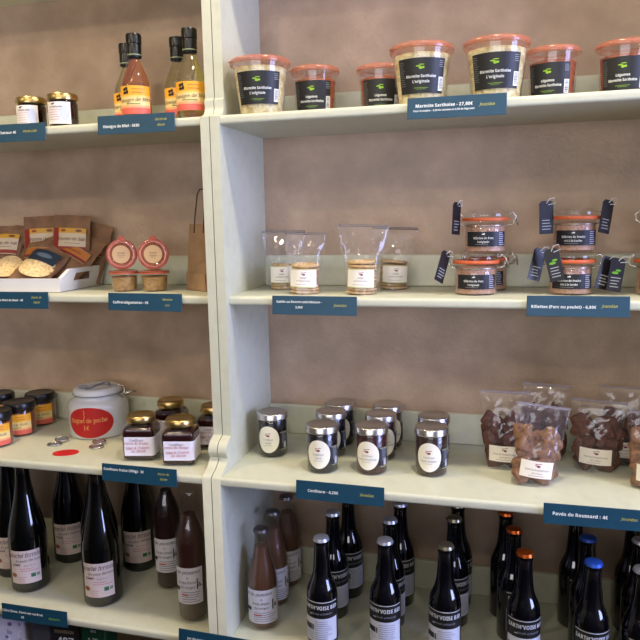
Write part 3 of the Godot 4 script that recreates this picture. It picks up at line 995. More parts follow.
func rounded_square(h: float, r: float, y: float) -> Array:
	var out := []
	for k in 4:
		for j in 5:
			var a := PI / 2 * k + PI / 8 * j
			var c := Vector2(h - r, h - r).rotated(0)
			c = Vector2((h - r) * (1 if k == 0 or k == 3 else -1), (h - r) * (1 if k < 2 else -1))
			out.append(Vector3(c.x + r * cos(a), y, c.y + r * sin(a)))
	out.append(out[0])
	return out

func square_body(spec: Array) -> G:
	var p := []
	for q in spec:
		p.append(rounded_square(q[0], q[1], q[2]))
	var g := G.new()
	g.grid(p, true, Vector3(0, spec[spec.size() / 2][2], 0))
	return g

func square_jar() -> Node3D:
	var o := Node3D.new()
	part("strawberry_jam", square_body([[0.003, 0.0029, 0.003], [0.027, 0.006, 0.003], [0.0312, 0.007, 0.006], [0.0312, 0.007, 0.060], [0.028, 0.011, 0.067], [0.020, 0.0199, 0.069], [0.002, 0.0019, 0.0695]]), solid("strawberry jam", Color(0.16, 0.025, 0.03), 0.15), o)
	part("glass_jar", square_body([[0.003, 0.0029, 0.0004], [0.028, 0.006, 0.0004], [0.0333, 0.0075, 0.004], [0.0335, 0.0075, 0.062], [0.0305, 0.012, 0.070], [0.0245, 0.0240, 0.074], [0.0230, 0.0229, 0.078]]), pane("clear glass", Color.WHITE), o)
	part("lid", turned([0.0235, 0.076, 0.0285, 0.076, 0.0290, 0.078, 0.0284, 0.0865, 0.0268, 0.0895, 0.0245, 0.0902, 0.0232, 0.0893, 0, 0.0893], 40), solid("gold lid", Color.WHITE), o)
	var ink := lin(0.68, 0.22, 0.24)
	var list := [["t", -0.001, 0.0445, 0.0085, "Confiture", lin(0.35, 0.25, 0.3), "serif", 0.25], ["t", -0.001, 0.0385, 0.0095, "extra de fraise", ink, "serif", 0.25], ["t", 0.001, 0.0290, 0.0095, "Miel & Fraises", ink, "serif", 0.25, 0.04], ["t", 0.003, 0.0225, 0.0095, "de Marie", ink, "serif", 0.25, 0.04], ["r", -0.016, 0.0262, -0.012, 0.0272, ink]]
	var l := stick(o, surf(), ["r", -0.0262, 0.0125, 0.0262, 0.0510], lin(0.90, 0.88, 0.92), list)
	l.position = Vector3(0, 0, 0.0336)
	var side := stick(o, surf(), ["r", -0.0262, 0.0125, 0.0190, 0.0510], lin(0.90, 0.88, 0.92), fine_print(-0.016, 0.044, 0.012, 7, 0.0045, lin(0.6, 0.55, 0.62)), "side_label")
	side.position = Vector3(0.0336, 0, 0)
	side.rotation_degrees.y = 90
	var corner := stick(o, surf(0.0080), ["r", -0.0065, 0.0125, 0.0065, 0.0510], lin(0.90, 0.88, 0.92), [], "label_fold", 0.0)
	corner.position = Vector3(0.0258, 0, 0.0258)
	corner.rotation_degrees.y = 45
	return o

func milk_can() -> Node3D:
	var o := Node3D.new()
	var enamel := solid("white enamel", Color(0.80, 0.80, 0.80), 0.25, 0.0, 0.5)
	part("can_body", turned([0, 0.0004, 0.062, 0.0004, 0.0655, 0.0025, 0.0662, 0.006, 0.0662, 0.066, 0.0650, 0.073, 0.0610, 0.0785, 0.0560, 0.0815, 0.0515, 0.0835, 0.0500, 0.087, 0.0500, 0.094], 48), enamel, o)
	var lid := part("lid", turned([0.0500, 0.0925, 0.0535, 0.0925, 0.0542, 0.0945, 0.0540, 0.0985, 0.0525, 0.1035, 0.0490, 0.1070, 0.0420, 0.1080, 0.0340, 0.1065, 0.020, 0.1075, 0, 0.1080], 48), enamel, o)
	var band := turned([0.0543, 0.0932, 0.0548, 0.0940, 0.0543, 0.0950], 48)
	part("lid_rim", band, solid("grey rim", Color(0.35, 0.37, 0.42), 0.4), lid)
	var pr := G.new()
	for k in 5:
		var ring := []
		for j in 22:
			var a := TAU * j / 22
			ring.append(Vector3(-0.030 + k * 0.016 + 0.010 * cos(a + k), 0.1085 - 0.0005 * absf(k - 2.0), 0.018 * sin(k * 1.7) + 0.012 * sin(a)))
		pr.tube(ring, 0.0009, 5, true)
	part("painted_scroll", pr, solid("grey blue paint", Color(0.42, 0.44, 0.52), 0.4), lid)
	var clip := G.new()
	clip.box(Vector3(0.052, 0.082, 0.018), Vector3(0.008, 0.018, 0.010), 0.002)
	clip.tube([Vector3(0.054, 0.087, 0.018), Vector3(0.060, 0.095, 0.019), Vector3(0.059, 0.104, 0.014), Vector3(0.046, 0.109, 0.006)], 0.0016, 8)
	clip.tube([Vector3(0.054, 0.087, 0.015), Vector3(0.072, 0.092, 0.018), Vector3(0.084, 0.092, 0.016), Vector3(0.072, 0.090, 0.010), Vector3(0.054, 0.085, 0.012)], 0.0016, 8)
	part("wire_clasp", clip, solid("zinc wire", Color.WHITE), o)
	var gold := lin(0.93, 0.72, 0.42)
	var list := [["t", -0.003, 0.0445, 0.0170, "Magnet de poche", gold, "serif", 0.0, 0.03, 0.85], ["t", -0.006, 0.0285, 0.0170, "1€", gold, "serif"]]
	for k in 5:
		list.append(["o", -0.010 + 0.0012 * (k % 2), 0.050 + k * 0.0042, 0.0006, 0.0024, gold])
	stick(o, surf(0.0664, 0, -16), ["o", 0.0, 0.0395, 0.054, 0.0345], lin(0.72, 0.085, 0.11), list, "red_sticker")
	return o

func opener() -> Node3D:
	var o := Node3D.new()
	var chrome := solid("chrome", Color(0.80, 0.80, 0.80), 0.15, 1.0)
	var g := G.new()
	var ring := []
	for k in 24:
		ring.append(Vector3(0.0145 * cos(TAU * k / 24), 0.0022, 0.0105 * sin(TAU * k / 24)))
	g.tube(ring, 0.0021, 8, true)
	part("ring", g, chrome, o)
	var d := turned([0, 0.0008, 0.0095, 0.0008, 0.0105, 0.0016, 0.0095, 0.0034, 0, 0.0038], 24)
	part("badge", d, solid("printed badge", Color(0.62, 0.64, 0.68), 0.2, 0.6), o)
	return o

func weck() -> Node3D:
	var o := Node3D.new()
	part("pate", lumps(0.0232, 0.0262, 0.002, 0.031, 0.0012, 5, 36, 8), mottle("country pate", [Color(0.42, 0.30, 0.17), Color(0.60, 0.46, 0.28), Color(0.70, 0.56, 0.36), Color(0.52, 0.38, 0.22)], 0.05, 12.0, 0.5, 0.03, 128, 81), o)
	part("glass_body", turned([0, 0.0003, 0.0235, 0.0003, 0.0255, 0.003, 0.0285, 0.033, 0.0285, 0.0355, 0.0300, 0.0365]), pane("clear glass", Color.WHITE), o)
	var seal := part("rubber_seal", turned([0.024, 0.0365, 0.0308, 0.0365, 0.0315, 0.0378, 0.0308, 0.0390, 0.024, 0.0390], 36), solid("red rubber", Color(0.74, 0.33, 0.24), 0.5), o)
	var tab := G.new()
	tab.prism(PackedVector2Array([Vector2(-0.007, 0.029), Vector2(0.007, 0.029), Vector2(0.006, 0.037), Vector2(-0.006, 0.037)]), Vector3(1, 0, 0), Vector3(0, 0, -1), Vector3(0, 0.0368, 0), Vector3(0, 0.0018, 0))
	part("pull_tab", tab, solid("red rubber", Color.WHITE), seal)
	part("glass_lid", turned([0.024, 0.0390, 0.0305, 0.0390, 0.0308, 0.0415, 0.0285, 0.0432, 0.0220, 0.0432, 0.0205, 0.0418, 0, 0.0416], 36), pane("red tinted glass", Color(0.80, 0.42, 0.33, 0.45), 0.08), o)
	var lab := Node3D.new()
	o.add_child(lab)
	var g := G.new()
	p_oval(g, surf(), 0, 0, 0.0185, 0.0185, lin(0.80, 0.66, 0.50), 0.0)
	var paper := part("round_label", g, paper_mat(), o)
	paper.position = Vector3(0, 0.0437, 0)
	paper.rotation_degrees.x = -90
	part("print", marks(surf(), [["t", 0, 0.003, 0.0058, "Terrine", lin(0.35, 0.24, 0.18), "serif", 0.25], ["r", -0.008, -0.003, 0.008, -0.0022, lin(0.45, 0.34, 0.26)], ["r", -0.005, -0.006, 0.005, -0.0053, lin(0.45, 0.34, 0.26)]], 0.0004), paper_mat(), paper)
	o.remove_child(lab)
	lab.free()
	return o

# kraft pouch: pillow with a flat sealed top
func pillow(w: float, h: float, d: float, seed_: int) -> G:
	var f := FastNoiseLite.new()
	f.seed = seed_
	f.frequency = 32.0
	var p := []
	for i in 17:
		var t := float(i) / 16
		var fat := d * (sin(PI * clampf(t / 0.78, 0, 1) * 0.92 + 0.25) if t < 0.78 else 0.0)
		fat = maxf(fat, 0.0008)
		var row := []
		for j in 29:
			var a := TAU * (j % 28) / 28
			var x := w / 2 * signf(cos(a)) * pow(absf(cos(a)), 0.8) * (1.0 - 0.03 * sin(t * 9.0))
			var z := fat * signf(sin(a)) * pow(absf(sin(a)), 0.9)
			var q := Vector3(x, h * t, z)
			q.z += f.get_noise_2d(x, h * t) * 0.006
			row.append(q)
		p.append(row)
	var g := G.new()
	g.grid(p, true, Vector3(0, h / 2, 0))
	return g

func kraft() -> StandardMaterial3D:
	return mottle("kraft paper", [Color(0.42, 0.29, 0.19), Color(0.50, 0.36, 0.25), Color(0.55, 0.41, 0.29)], 0.02, 8.0, 0.75, 0.02, 128, 91)

func kraft_pouch(kind: int, seed_: int) -> Node3D:
	var o := Node3D.new()
	rng.seed = seed_
	var w := 0.086 if kind != 2 else 0.100
	var h := 0.150 if kind == 0 else 0.135
	part("paper_pouch", pillow(w, h, 0.0115, seed_), kraft(), o)
	var s := surf(0.085, 0.0)
	var l: MeshInstance3D
	if kind == 0:
		var list := [["r", -0.038, 0.070, -0.024, 0.120, lin(0.55, 0.14, 0.10)], ["r", -0.024, 0.109, 0.038, 0.120, lin(0.78, 0.58, 0.16)], ["r", -0.024, 0.070, 0.038, 0.079, lin(0.55, 0.20, 0.14)], ["r", -0.036, 0.064, -0.027, 0.072, lin(0.85, 0.83, 0.80)]]
		list += [["t", 0.006, 0.096, 0.013, "Farine de blé", lin(0.30, 0.2, 0.16), "serif", 0.25], ["r", -0.010, 0.086, 0.026, 0.087, lin(0.5, 0.4, 0.35)], ["o", 0.022, 0.1145, 0.007, 0.003, lin(0.45, 0.25, 0.1)], ["o", -0.012, 0.1145, 0.006, 0.003, lin(0.55, 0.25, 0.1)]]
		l = stick(o, s, ["r", -0.038, 0.068, 0.038, 0.120], lin(0.78, 0.70, 0.58), list)
		l.position = Vector3(0, 0, 0.0155 - 0.085)
	elif kind == 1:
		var list := [["r", -0.034, 0.070, 0.034, 0.088, lin(0.72, 0.42, 0.16)], ["t", 0.0, 0.079, 0.010, "Amandes", lin(0.28, 0.14, 0.08), "serif", 0.25], ["r", -0.034, 0.064, 0.034, 0.070, lin(0.48, 0.13, 0.09)]]
		l = stick(o, s, ["r", -0.034, 0.062, 0.034, 0.090], lin(0.62, 0.50, 0.36), list)
		l.position = Vector3(0, 0, 0.0155 - 0.085)
	else:
		var g := G.new()
		p_oval(g, s, 0.0, 0.048, 0.040, 0.036, Color.WHITE, 0.0, 32)
		var pulp := mottle("chopped almonds", [Color(0.72, 0.55, 0.34), Color(0.88, 0.76, 0.54), Color(0.93, 0.85, 0.66)], 0.06, 14.0, 0.7, 0.05, 128, 95)
		var wd := part("filled_window", g, pulp, o)
		wd.position = Vector3(0, 0, 0.0165 - 0.085)
		if kind == 3:
			l = stick(o, s, ["r", -0.034, 0.058, 0.034, 0.092], lin(0.16, 0.20, 0.24), [["o", 0, 0.076, 0.02, 0.006, lin(0.4, 0.46, 0.5)]])
			l.position = Vector3(0, 0, 0.0170 - 0.085)
	return o

func tray() -> Node3D:
	var o := Node3D.new()
	var paint := solid("white tray paint", Color(0.86, 0.85, 0.83), 0.4)
	var base := G.new()
	base.box(Vector3(0, 0.004, 0), Vector3(0.32, 0.008, 0.164), 0.001)
	part("base", base, paint, o)
	for s in [-1, 1]:
		var g := G.new()
		g.prism(PackedVector2Array([Vector2(-0.167, 0.0006), Vector2(0.167, 0.0006), Vector2(0.171, 0.029), Vector2(-0.171, 0.029)]), Vector3(1, 0, 0), Vector3(0, 1, 0.12 * s), Vector3(0, 0, s * 0.082 - 0.0045), Vector3(0, 0, 0.009))
		part("long_side", g, paint, o)
		var e := G.new()
		var ay := Vector3(0.30 * s, 1, 0)
		var from := Vector3(s * 0.160 - 0.0045, 0, 0)
		var al := Vector3(0.009, 0, 0)
		for q in [[-0.0865, 0.0006, 0.0865, 0.0006, 0.0865, 0.020, -0.0865, 0.020], [-0.0865, 0.020, -0.040, 0.020, -0.034, 0.037, -0.060, 0.047, -0.0865, 0.030], [0.040, 0.020, 0.0865, 0.020, 0.0865, 0.030, 0.060, 0.047, 0.034, 0.037], [-0.034, 0.037, 0.034, 0.037, 0.060, 0.047, -0.060, 0.047]]:
			e.prism(PackedVector2Array(v2(q)), Vector3(0, 0, 1), ay, from, al)
		part("handle_side", e, paint, o)
	return o

func paper_bag() -> Node3D:
	var o := Node3D.new()
	var g := G.new()
	# body with side gussets folded in towards the top
	var rows := []
	for i in 9:
		var t := float(i) / 8
		var hd := lerpf(0.034, 0.020, t)
		var fold := 0.018 * sin(PI * clampf(t * 0.9, 0, 1))
		var y := 0.0005 + 0.136 * t
		rows.append([Vector3(-0.036, y, hd), Vector3(0, y, hd + 0.0015 * sin(t * 5.0)), Vector3(0.036, y, hd), Vector3(0.036 - fold, y, 0), Vector3(0.036, y, -hd), Vector3(0, y, -hd), Vector3(-0.036, y, -hd), Vector3(-0.036 + fold, y, 0), Vector3(-0.036, y, hd)])
	for i in 8:
		for j in 8:
			g.auto_face([rows[i][j], rows[i][j + 1], rows[i + 1][j + 1], rows[i + 1][j]], Vector3(0, 0.07, 0))
	g.face([rows[0][0], rows[0][2], rows[0][4], rows[0][6]], Vector3(0, -1, 0))
	part("bag_body", g, mottle("pale kraft paper", [Color(0.55, 0.42, 0.29), Color(0.61, 0.48, 0.34), Color(0.64, 0.51, 0.37)], 0.02, 8.0, 0.75, 0.0, 128, 92), o)
	var f := G.new()
	f.box(Vector3(0, 0.019, 0.0338), Vector3(0.070, 0.036, 0.0010), 0.0003)
	part("bottom_flap", f, mottle("pale kraft paper", [], 0.0, 1.0), o)
	for s in [-1, 1]:
		var h := G.new()
		h.tube([Vector3(-0.017, 0.118, s * 0.022), Vector3(-0.017, 0.150, s * 0.018), Vector3(-0.014, 0.196, s * 0.012), Vector3(-0.006, 0.206, s * 0.011), Vector3(0.006, 0.206, s * 0.011), Vector3(0.014, 0.196, s * 0.012), Vector3(0.017, 0.150, s * 0.018), Vector3(0.017, 0.118, s * 0.022)], 0.0014, 7)
		part("cord_handle", h, solid("brown paper cord", Color(0.27, 0.19, 0.13), 0.8), o)
	return o

func carton(size: Vector3, col: Color, list: Array) -> Node3D:
	var o := Node3D.new()
	var g := G.new()
	g.box(Vector3(0, size.y / 2, 0), size, 0.0025)
	part("carton", g, solid("carton %s" % col.to_html(), col, 0.4), o)
	if list.size():
		part("print", marks(surf(), list, size.z / 2 + 0.0004), paper_mat(), o)
	return o

# ---------------------------------------------------------------- the scene
func _ready() -> void:
	# camera
	var cam := Camera3D.new()
	cam.name = "camera"
	cam.position = Vector3(0.4951, 0.1373, 1.3972)
	cam.rotation = Vector3(-0.146, 0.2632, -0.0191)
	cam.fov = 50.87
	cam.near = 0.02
	cam.far = 30.0
	cam.current = true
	add_child(cam)
	# surroundings and exposure
	var we := WorldEnvironment.new()
	var env := Environment.new()
	env.background_mode = Environment.BG_COLOR
	env.background_color = Color(0.70, 0.78, 0.92)
	env.background_energy_multiplier = 1.0
	env.tonemap_mode = Environment.TONE_MAPPER_LINEAR
	env.tonemap_exposure = 2.0
	env.sdfgi_enabled = true
	env.ssao_enabled = true
	env.ssil_enabled = true
	we.environment = env
	we.name = "surroundings"
	add_child(we)
	# daylight: a window in the right wall and the shop window behind the camera
	window("window_1", Vector3(2.585, 0.27, 1.05), -90.0, 1.0, 1.5, 2.7, 3.2, Color(0.68, 0.74, 1.0))
	window("window_2", Vector3(0.2, 0.13, 3.285), 180.0, 2.2, 0.90, 1.15, 0.8, Color(0.95, 0.95, 0.97))
	# warm spotlights in the ceiling
	ceiling_lamp("ceiling spotlight over the shelves with the honey vinegar", Vector3(-0.55, CEIL, 0.56), 0.46, Vector3(0, -1, -0.15), Color(1.0, 0.90, 0.73))
	ceiling_lamp("ceiling spotlight over the shelves with the potted meat jars", Vector3(0.50, CEIL, 0.56), 0.46, Vector3(0, -1, -0.15), Color(1.0, 0.97, 0.88))
	ceiling_lamp("ceiling spotlight over the far right end of the shelves", Vector3(1.5, CEIL, 0.56), 0.46, Vector3(0, -1, -0.15), Color(1.0, 0.97, 0.88))
	ceiling_lamp("ceiling spotlight over the shop floor by the left wall", Vector3(-1.78, CEIL, 2.1), 0.34, Vector3(0, -1, -0.7), Color(1.0, 0.90, 0.74))
	ceiling_lamp("ceiling spotlight over the shop floor, second from the left wall", Vector3(-1.50, CEIL, 2.1), 0.30, Vector3(0, -1, -0.7), Color(1.0, 0.90, 0.74))
	ceiling_lamp("ceiling spotlight over the shop floor facing the panel between the units", Vector3(-0.30, CEIL, 1.6), 0.30, Vector3(0, -1, -0.7), Color(1.0, 0.93, 0.82))
	ceiling_lamp("ceiling spotlight over the shop floor facing the biscuit bags", Vector3(0.55, CEIL, 2.3), 0.30, Vector3(0, -1, -0.7), Color(1.0, 0.95, 0.86))
	ceiling_lamp("ceiling spotlight over the shop floor nearest the right window", Vector3(1.40, CEIL, 1.85), 0.30, Vector3(0, -1, -0.7), Color(1.0, 0.95, 0.86))
	# materials that several things share
	pane("clear glass", Color(0.93, 0.96, 0.95, 0.004), 0.02)
	pane("orange lid plastic", Color(0.78, 0.45, 0.33, 0.5), 0.2)
	solid("zinc wire", Color(0.78, 0.77, 0.74), 0.25, 0.9)
	solid("gold lid", Color(0.78, 0.67, 0.43), 0.3, 1.0)
	solid("red rubber", Color(0.74, 0.33, 0.24), 0.5)
	rng.seed = 7
	room()
	added_light_blocker()
	shelving("shelving_unit", "cream painted shelving unit holding cider, honey and the milk can", -0.91, -0.0192)
	shelving("shelving_unit", "cream painted shelving unit holding beer, jam and the orange-lidded tubs", -0.0175, 0.875)
	upper_right()
	middle_right()
	lower_right()
	bottom_right()
	left_goods()
	tags()

func copy(o: Node3D) -> Node3D:
	return o.duplicate()

func upper_right() -> void:
	var gp := "orange-lidded tubs of cooked food"
	var p := tub(true)
	put(copy(p), "food_tub", "big orange-lidded tub of pale stew against the panel between the units", "tub", Vector3(0.062, Y1, 0.178), 13, gp)
	put(copy(p), "food_tub", "big orange-lidded tub of pale stew behind the left half of its price tag", "tub", Vector3(0.357, Y1, 0.175), 6, gp)
	put(p, "food_tub", "big orange-lidded tub of pale stew behind the right half of its price tag", "tub", Vector3(0.482, Y1, 0.172), 0, gp)
	var q := tub(false)
	put(copy(q), "food_tub", "small tub of orange vegetables beside the pale tub by the panel", "tub", Vector3(0.149, Y1, 0.115), 6, gp)
	put(copy(q), "food_tub", "small tub of orange vegetables half hidden by a tall pale tub", "tub", Vector3(0.270, Y1, 0.085), 10, gp)
	put(copy(q), "food_tub", "small tub of orange vegetables between a pale tub and an empty gap", "tub", Vector3(0.576, Y1, 0.115), -13, gp)
	put(q, "food_tub", "small tub of orange vegetables standing alone past the empty gap", "tub", Vector3(0.690, Y1, 0.120), -9, gp)

func middle_right() -> void:
	var gb := "clear zip bags of stacked butter biscuits"
	put(biscuit_bag(0.046, 0.119, 8, 101), "biscuit_bag", "clear zip bag of biscuits behind another, beside the panel", "bag", Vector3(0.064, Y2, 0.072), 6, gb)
	put(biscuit_bag(0.039, 0.116, 9, 102), "biscuit_bag", "clear zip bag of biscuits with a narrow top above the price tag", "bag", Vector3(0.131, Y2, 0.157), 9, gb, 0, -2.5)
	put(biscuit_bag(0.048, 0.129, 10, 103), "biscuit_bag", "tallest clear zip bag of biscuits, standing at the shelf edge", "bag", Vector3(0.243, Y2, 0.156), 6, gb, 0, -2.0)
	put(biscuit_bag(0.046, 0.122, 9, 104), "biscuit_bag", "clear zip bag of biscuits behind the tallest bag", "bag", Vector3(0.288, Y2, 0.057), 14, gb, 0, -2.0)
	var gj := "clip-top glass jars of potted meat"
	var pork := clip_jar("Rillettes de Porc", "l'originale", 3)
	var fowl := clip_jar("Rillettes de Poulet", "rôti à la Sarthe", 4)
	var pork2 := copy(pork)
	var pork3 := copy(pork)
	var fowl2 := copy(fowl)
	var fowl3 := copy(fowl)
	var fowl4 := copy(fowl)
	hang_tag(pork, Vector3(-0.052, 0.078, 0.018), Vector3(0, 55, -24), false)
	put(pork, "clip_jar", "clip-top jar of pork spread at the bottom of its stack", "jar", Vector3(0.452, Y2, 0.136), 2, gj)
	hang_tag(pork2, Vector3(-0.050, 0.090, 0.020), Vector3(0, 58, -4), false)
	put(pork2, "clip_jar", "clip-top jar of pork spread on top of its stack", "jar", Vector3(0.467, Y2 + 0.0758, 0.128), 3, gj)
	put(pork3, "clip_jar", "clip-top jar of pork spread almost hidden behind the pork stack", "jar", Vector3(0.470, Y2, 0.055), -8, gj)
	hang_tag(fowl, Vector3(-0.052, 0.082, 0.024), Vector3(0, 35, -14), false)
	hang_tag(fowl, Vector3(-0.036, 0.082, 0.044), Vector3(0, 8, 14), true)
	put(fowl, "clip_jar", "clip-top jar of chicken spread with two hang tags, under another jar", "jar", Vector3(0.617, Y2, 0.118), -3, gj)
	hang_tag(fowl2, Vector3(-0.050, 0.089, 0.028), Vector3(0, 22, 2), false)
	put(fowl2, "clip_jar", "clip-top jar of chicken spread on top, its tag facing the front", "jar", Vector3(0.622, Y2 + 0.0758, 0.112), -3, gj)
	hang_tag(fowl3, Vector3(-0.080, 0.066, 0.022), Vector3(0, 30, -16), false)
	hang_tag(fowl3, Vector3(-0.066, 0.064, 0.030), Vector3(0, 20, -8), true)
	put(fowl3, "clip_jar", "lower clip-top jar in the stack past the chicken jars, with tilted tags", "jar", Vector3(0.761, Y2, 0.120), -6, gj)
	hang_tag(fowl4, Vector3(-0.092, 0.088, 0.022), Vector3(0, 45, -10), false)
	put(fowl4, "clip_jar", "upper clip-top jar in the stack past the chicken jars", "jar", Vector3(0.768, Y2 + 0.0758, 0.116), -6, gj)

func lower_right() -> void:
	var gj := "round jam jars with silver lids"
	var dark := jam_jar(Color(0.055, 0.04, 0.06), "blackberry jam", "Confiture", "Cassis")
	var red := jam_jar(Color(0.20, 0.05, 0.05), "raspberry jam", "Confiture", "Fraise Rhubarbe")
	var brown := jam_jar(Color(0.17, 0.095, 0.06), "fig jam", "Confiture", "Figue Banane")
	put(copy(dark), "jam_jar", "blackish jam jar standing alone beside the panel", "jar", Vector3(0.053, Y3, 0.143), 8, gj)
	put(copy(dark), "jam_jar", "blackish jam jar in front of its row, behind the price tag", "jar", Vector3(0.174, Y3, 0.206), 8, gj)
	put(copy(dark), "jam_jar", "blackish jam jar in the middle of its row", "jar", Vector3(0.169, Y3, 0.116), 16, gj)
	put(dark, "jam_jar", "blackish jam jar at the back of its row against the rail", "jar", Vector3(0.172, Y3, 0.050), 20, gj)
	put(copy(red), "jam_jar", "dark red jam jar in front of the central row", "jar", Vector3(0.267, Y3, 0.194), 2, gj)
	put(copy(red), "jam_jar", "dark jam jar in the middle of the central row", "jar", Vector3(0.271, Y3, 0.114), 35, gj)
	put(red, "jam_jar", "dark jam jar at the back of the central row", "jar", Vector3(0.274, Y3, 0.046), 35, gj)
	put(copy(brown), "jam_jar", "brown jam jar in front, beside the bags of chocolates", "jar", Vector3(0.377, Y3, 0.180), 6, gj)
	put(brown, "jam_jar", "jam jar hidden but for its lid behind the brown jam jar", "jar", Vector3(0.375, Y3, 0.108), 10, gj)
	var gc := "clear zip bags of chocolate pieces"
	put(chocolate_bag(0.047, 0.146, 201, false), "chocolate_bag", "zip bag of dark chocolates beside the leaning bag, towards the jam jars", "bag", Vector3(0.511, Y3, 0.120), -4, gc, -2, 1.0)
	put(chocolate_bag(0.047, 0.142, 202, true), "chocolate_bag", "leaning zip bag of tan cocoa-dusted chunks at the shelf edge", "bag", Vector3(0.556, Y3, 0.192), 8, gc, -3, -7.5)
	put(chocolate_bag(0.046, 0.148, 203, false), "chocolate_bag", "zip bag of dark chocolates at the rail behind the leaning bag", "bag", Vector3(0.582, Y3, 0.052), -4, gc, 0, -2.0)
	put(chocolate_bag(0.049, 0.132, 204, false), "chocolate_bag", "zip bag of dark chocolates standing alone behind its price tag", "bag", Vector3(0.673, Y3, 0.098), -8, gc, 0, -1.5)
	put(chocolate_bag(0.046, 0.148, 205, false), "chocolate_bag", "zip bag of dark chocolates at the rail near the end bag of tan chunks", "bag", Vector3(0.730, Y3, 0.048), -6, gc)
	put(chocolate_bag(0.047, 0.134, 206, true), "chocolate_bag", "upright zip bag of tan chunks past the dark chocolates", "bag", Vector3(0.760, Y3, 0.172), -12, gc)

func bottom_right() -> void:
	var gp := "small bottles of apple juice"
	var j := small_juice()
	put(copy(j), "juice_bottle", "small brown juice bottle in front by the panel, under the jam shelf", "bottle", Vector3(0.046, Y4, 0.212), 12, gp)
	put(copy(j), "juice_bottle", "small brown juice bottle in the middle of its row by the panel", "bottle", Vector3(0.042, Y4, 0.130), 22, gp)
	put(j, "juice_bottle", "small brown juice bottle at the back of its row by the panel", "bottle", Vector3(0.046, Y4, 0.050), 25, gp)
	var silver := solid("silver cap", Color(0.80, 0.80, 0.84), 0.3, 0.6)
	var bronze := solid("dull bronze cap", Color(0.62, 0.58, 0.48), 0.3, 0.8)
	var orange := solid("copper orange cap", Color(0.85, 0.40, 0.15), 0.28, 0.8)
	var blue := solid("blue cap", Color(0.17, 0.36, 0.78), 0.35, 0.2)
	var names := ["silver-capped beer bottle", "silver-capped beer bottle", "bronze-capped beer bottle", "orange-capped beer bottle", "blue-capped beer bottle", "beer bottle"]
	var rows := ["in the row beside the juice bottles", "in the second row from the juice bottles", "in the bronze-capped row", "in the orange-capped row", "in the blue-capped row", "in the row past the blue caps"]
	var ranks := ["front", "middle", "back"]
	var spots := [[silver, [[0.181, 0.254, 4], [0.176, 0.142, 40], [0.190, 0.062, 40]]], [silver, [[0.299, 0.238, 2], [0.294, 0.150, 30], [0.303, 0.068, 8]]], [bronze, [[0.409, 0.233, -4], [0.417, 0.116, 24], [0.420, 0.046, 20]]],
		[orange, [[0.547, 0.229, 8], [0.530, 0.140, 48], [0.516, 0.066, 50]]], [blue, [[0.659, 0.238, 6], [0.661, 0.146, 52], [0.648, 0.068, 50]]], [silver, [[0.735, 0.245, 30], [0.752, 0.136, 50], [0.752, 0.062, 50]]]]
	for k in spots.size():
		var b := beer(spots[k][0], 0.0)
		for i in spots[k][1].size():
			var q: Array = spots[k][1][i]
			put(copy(b), "beer_bottle", "%s %s, %s" % [ranks[i] + " " + names[k], rows[k], ["nearest the shelf edge", "between two others", "against the rail"][i]], "bottle", Vector3(q[0], Y4, q[1]), q[2], "dark beer bottles in rows")
		b.free()

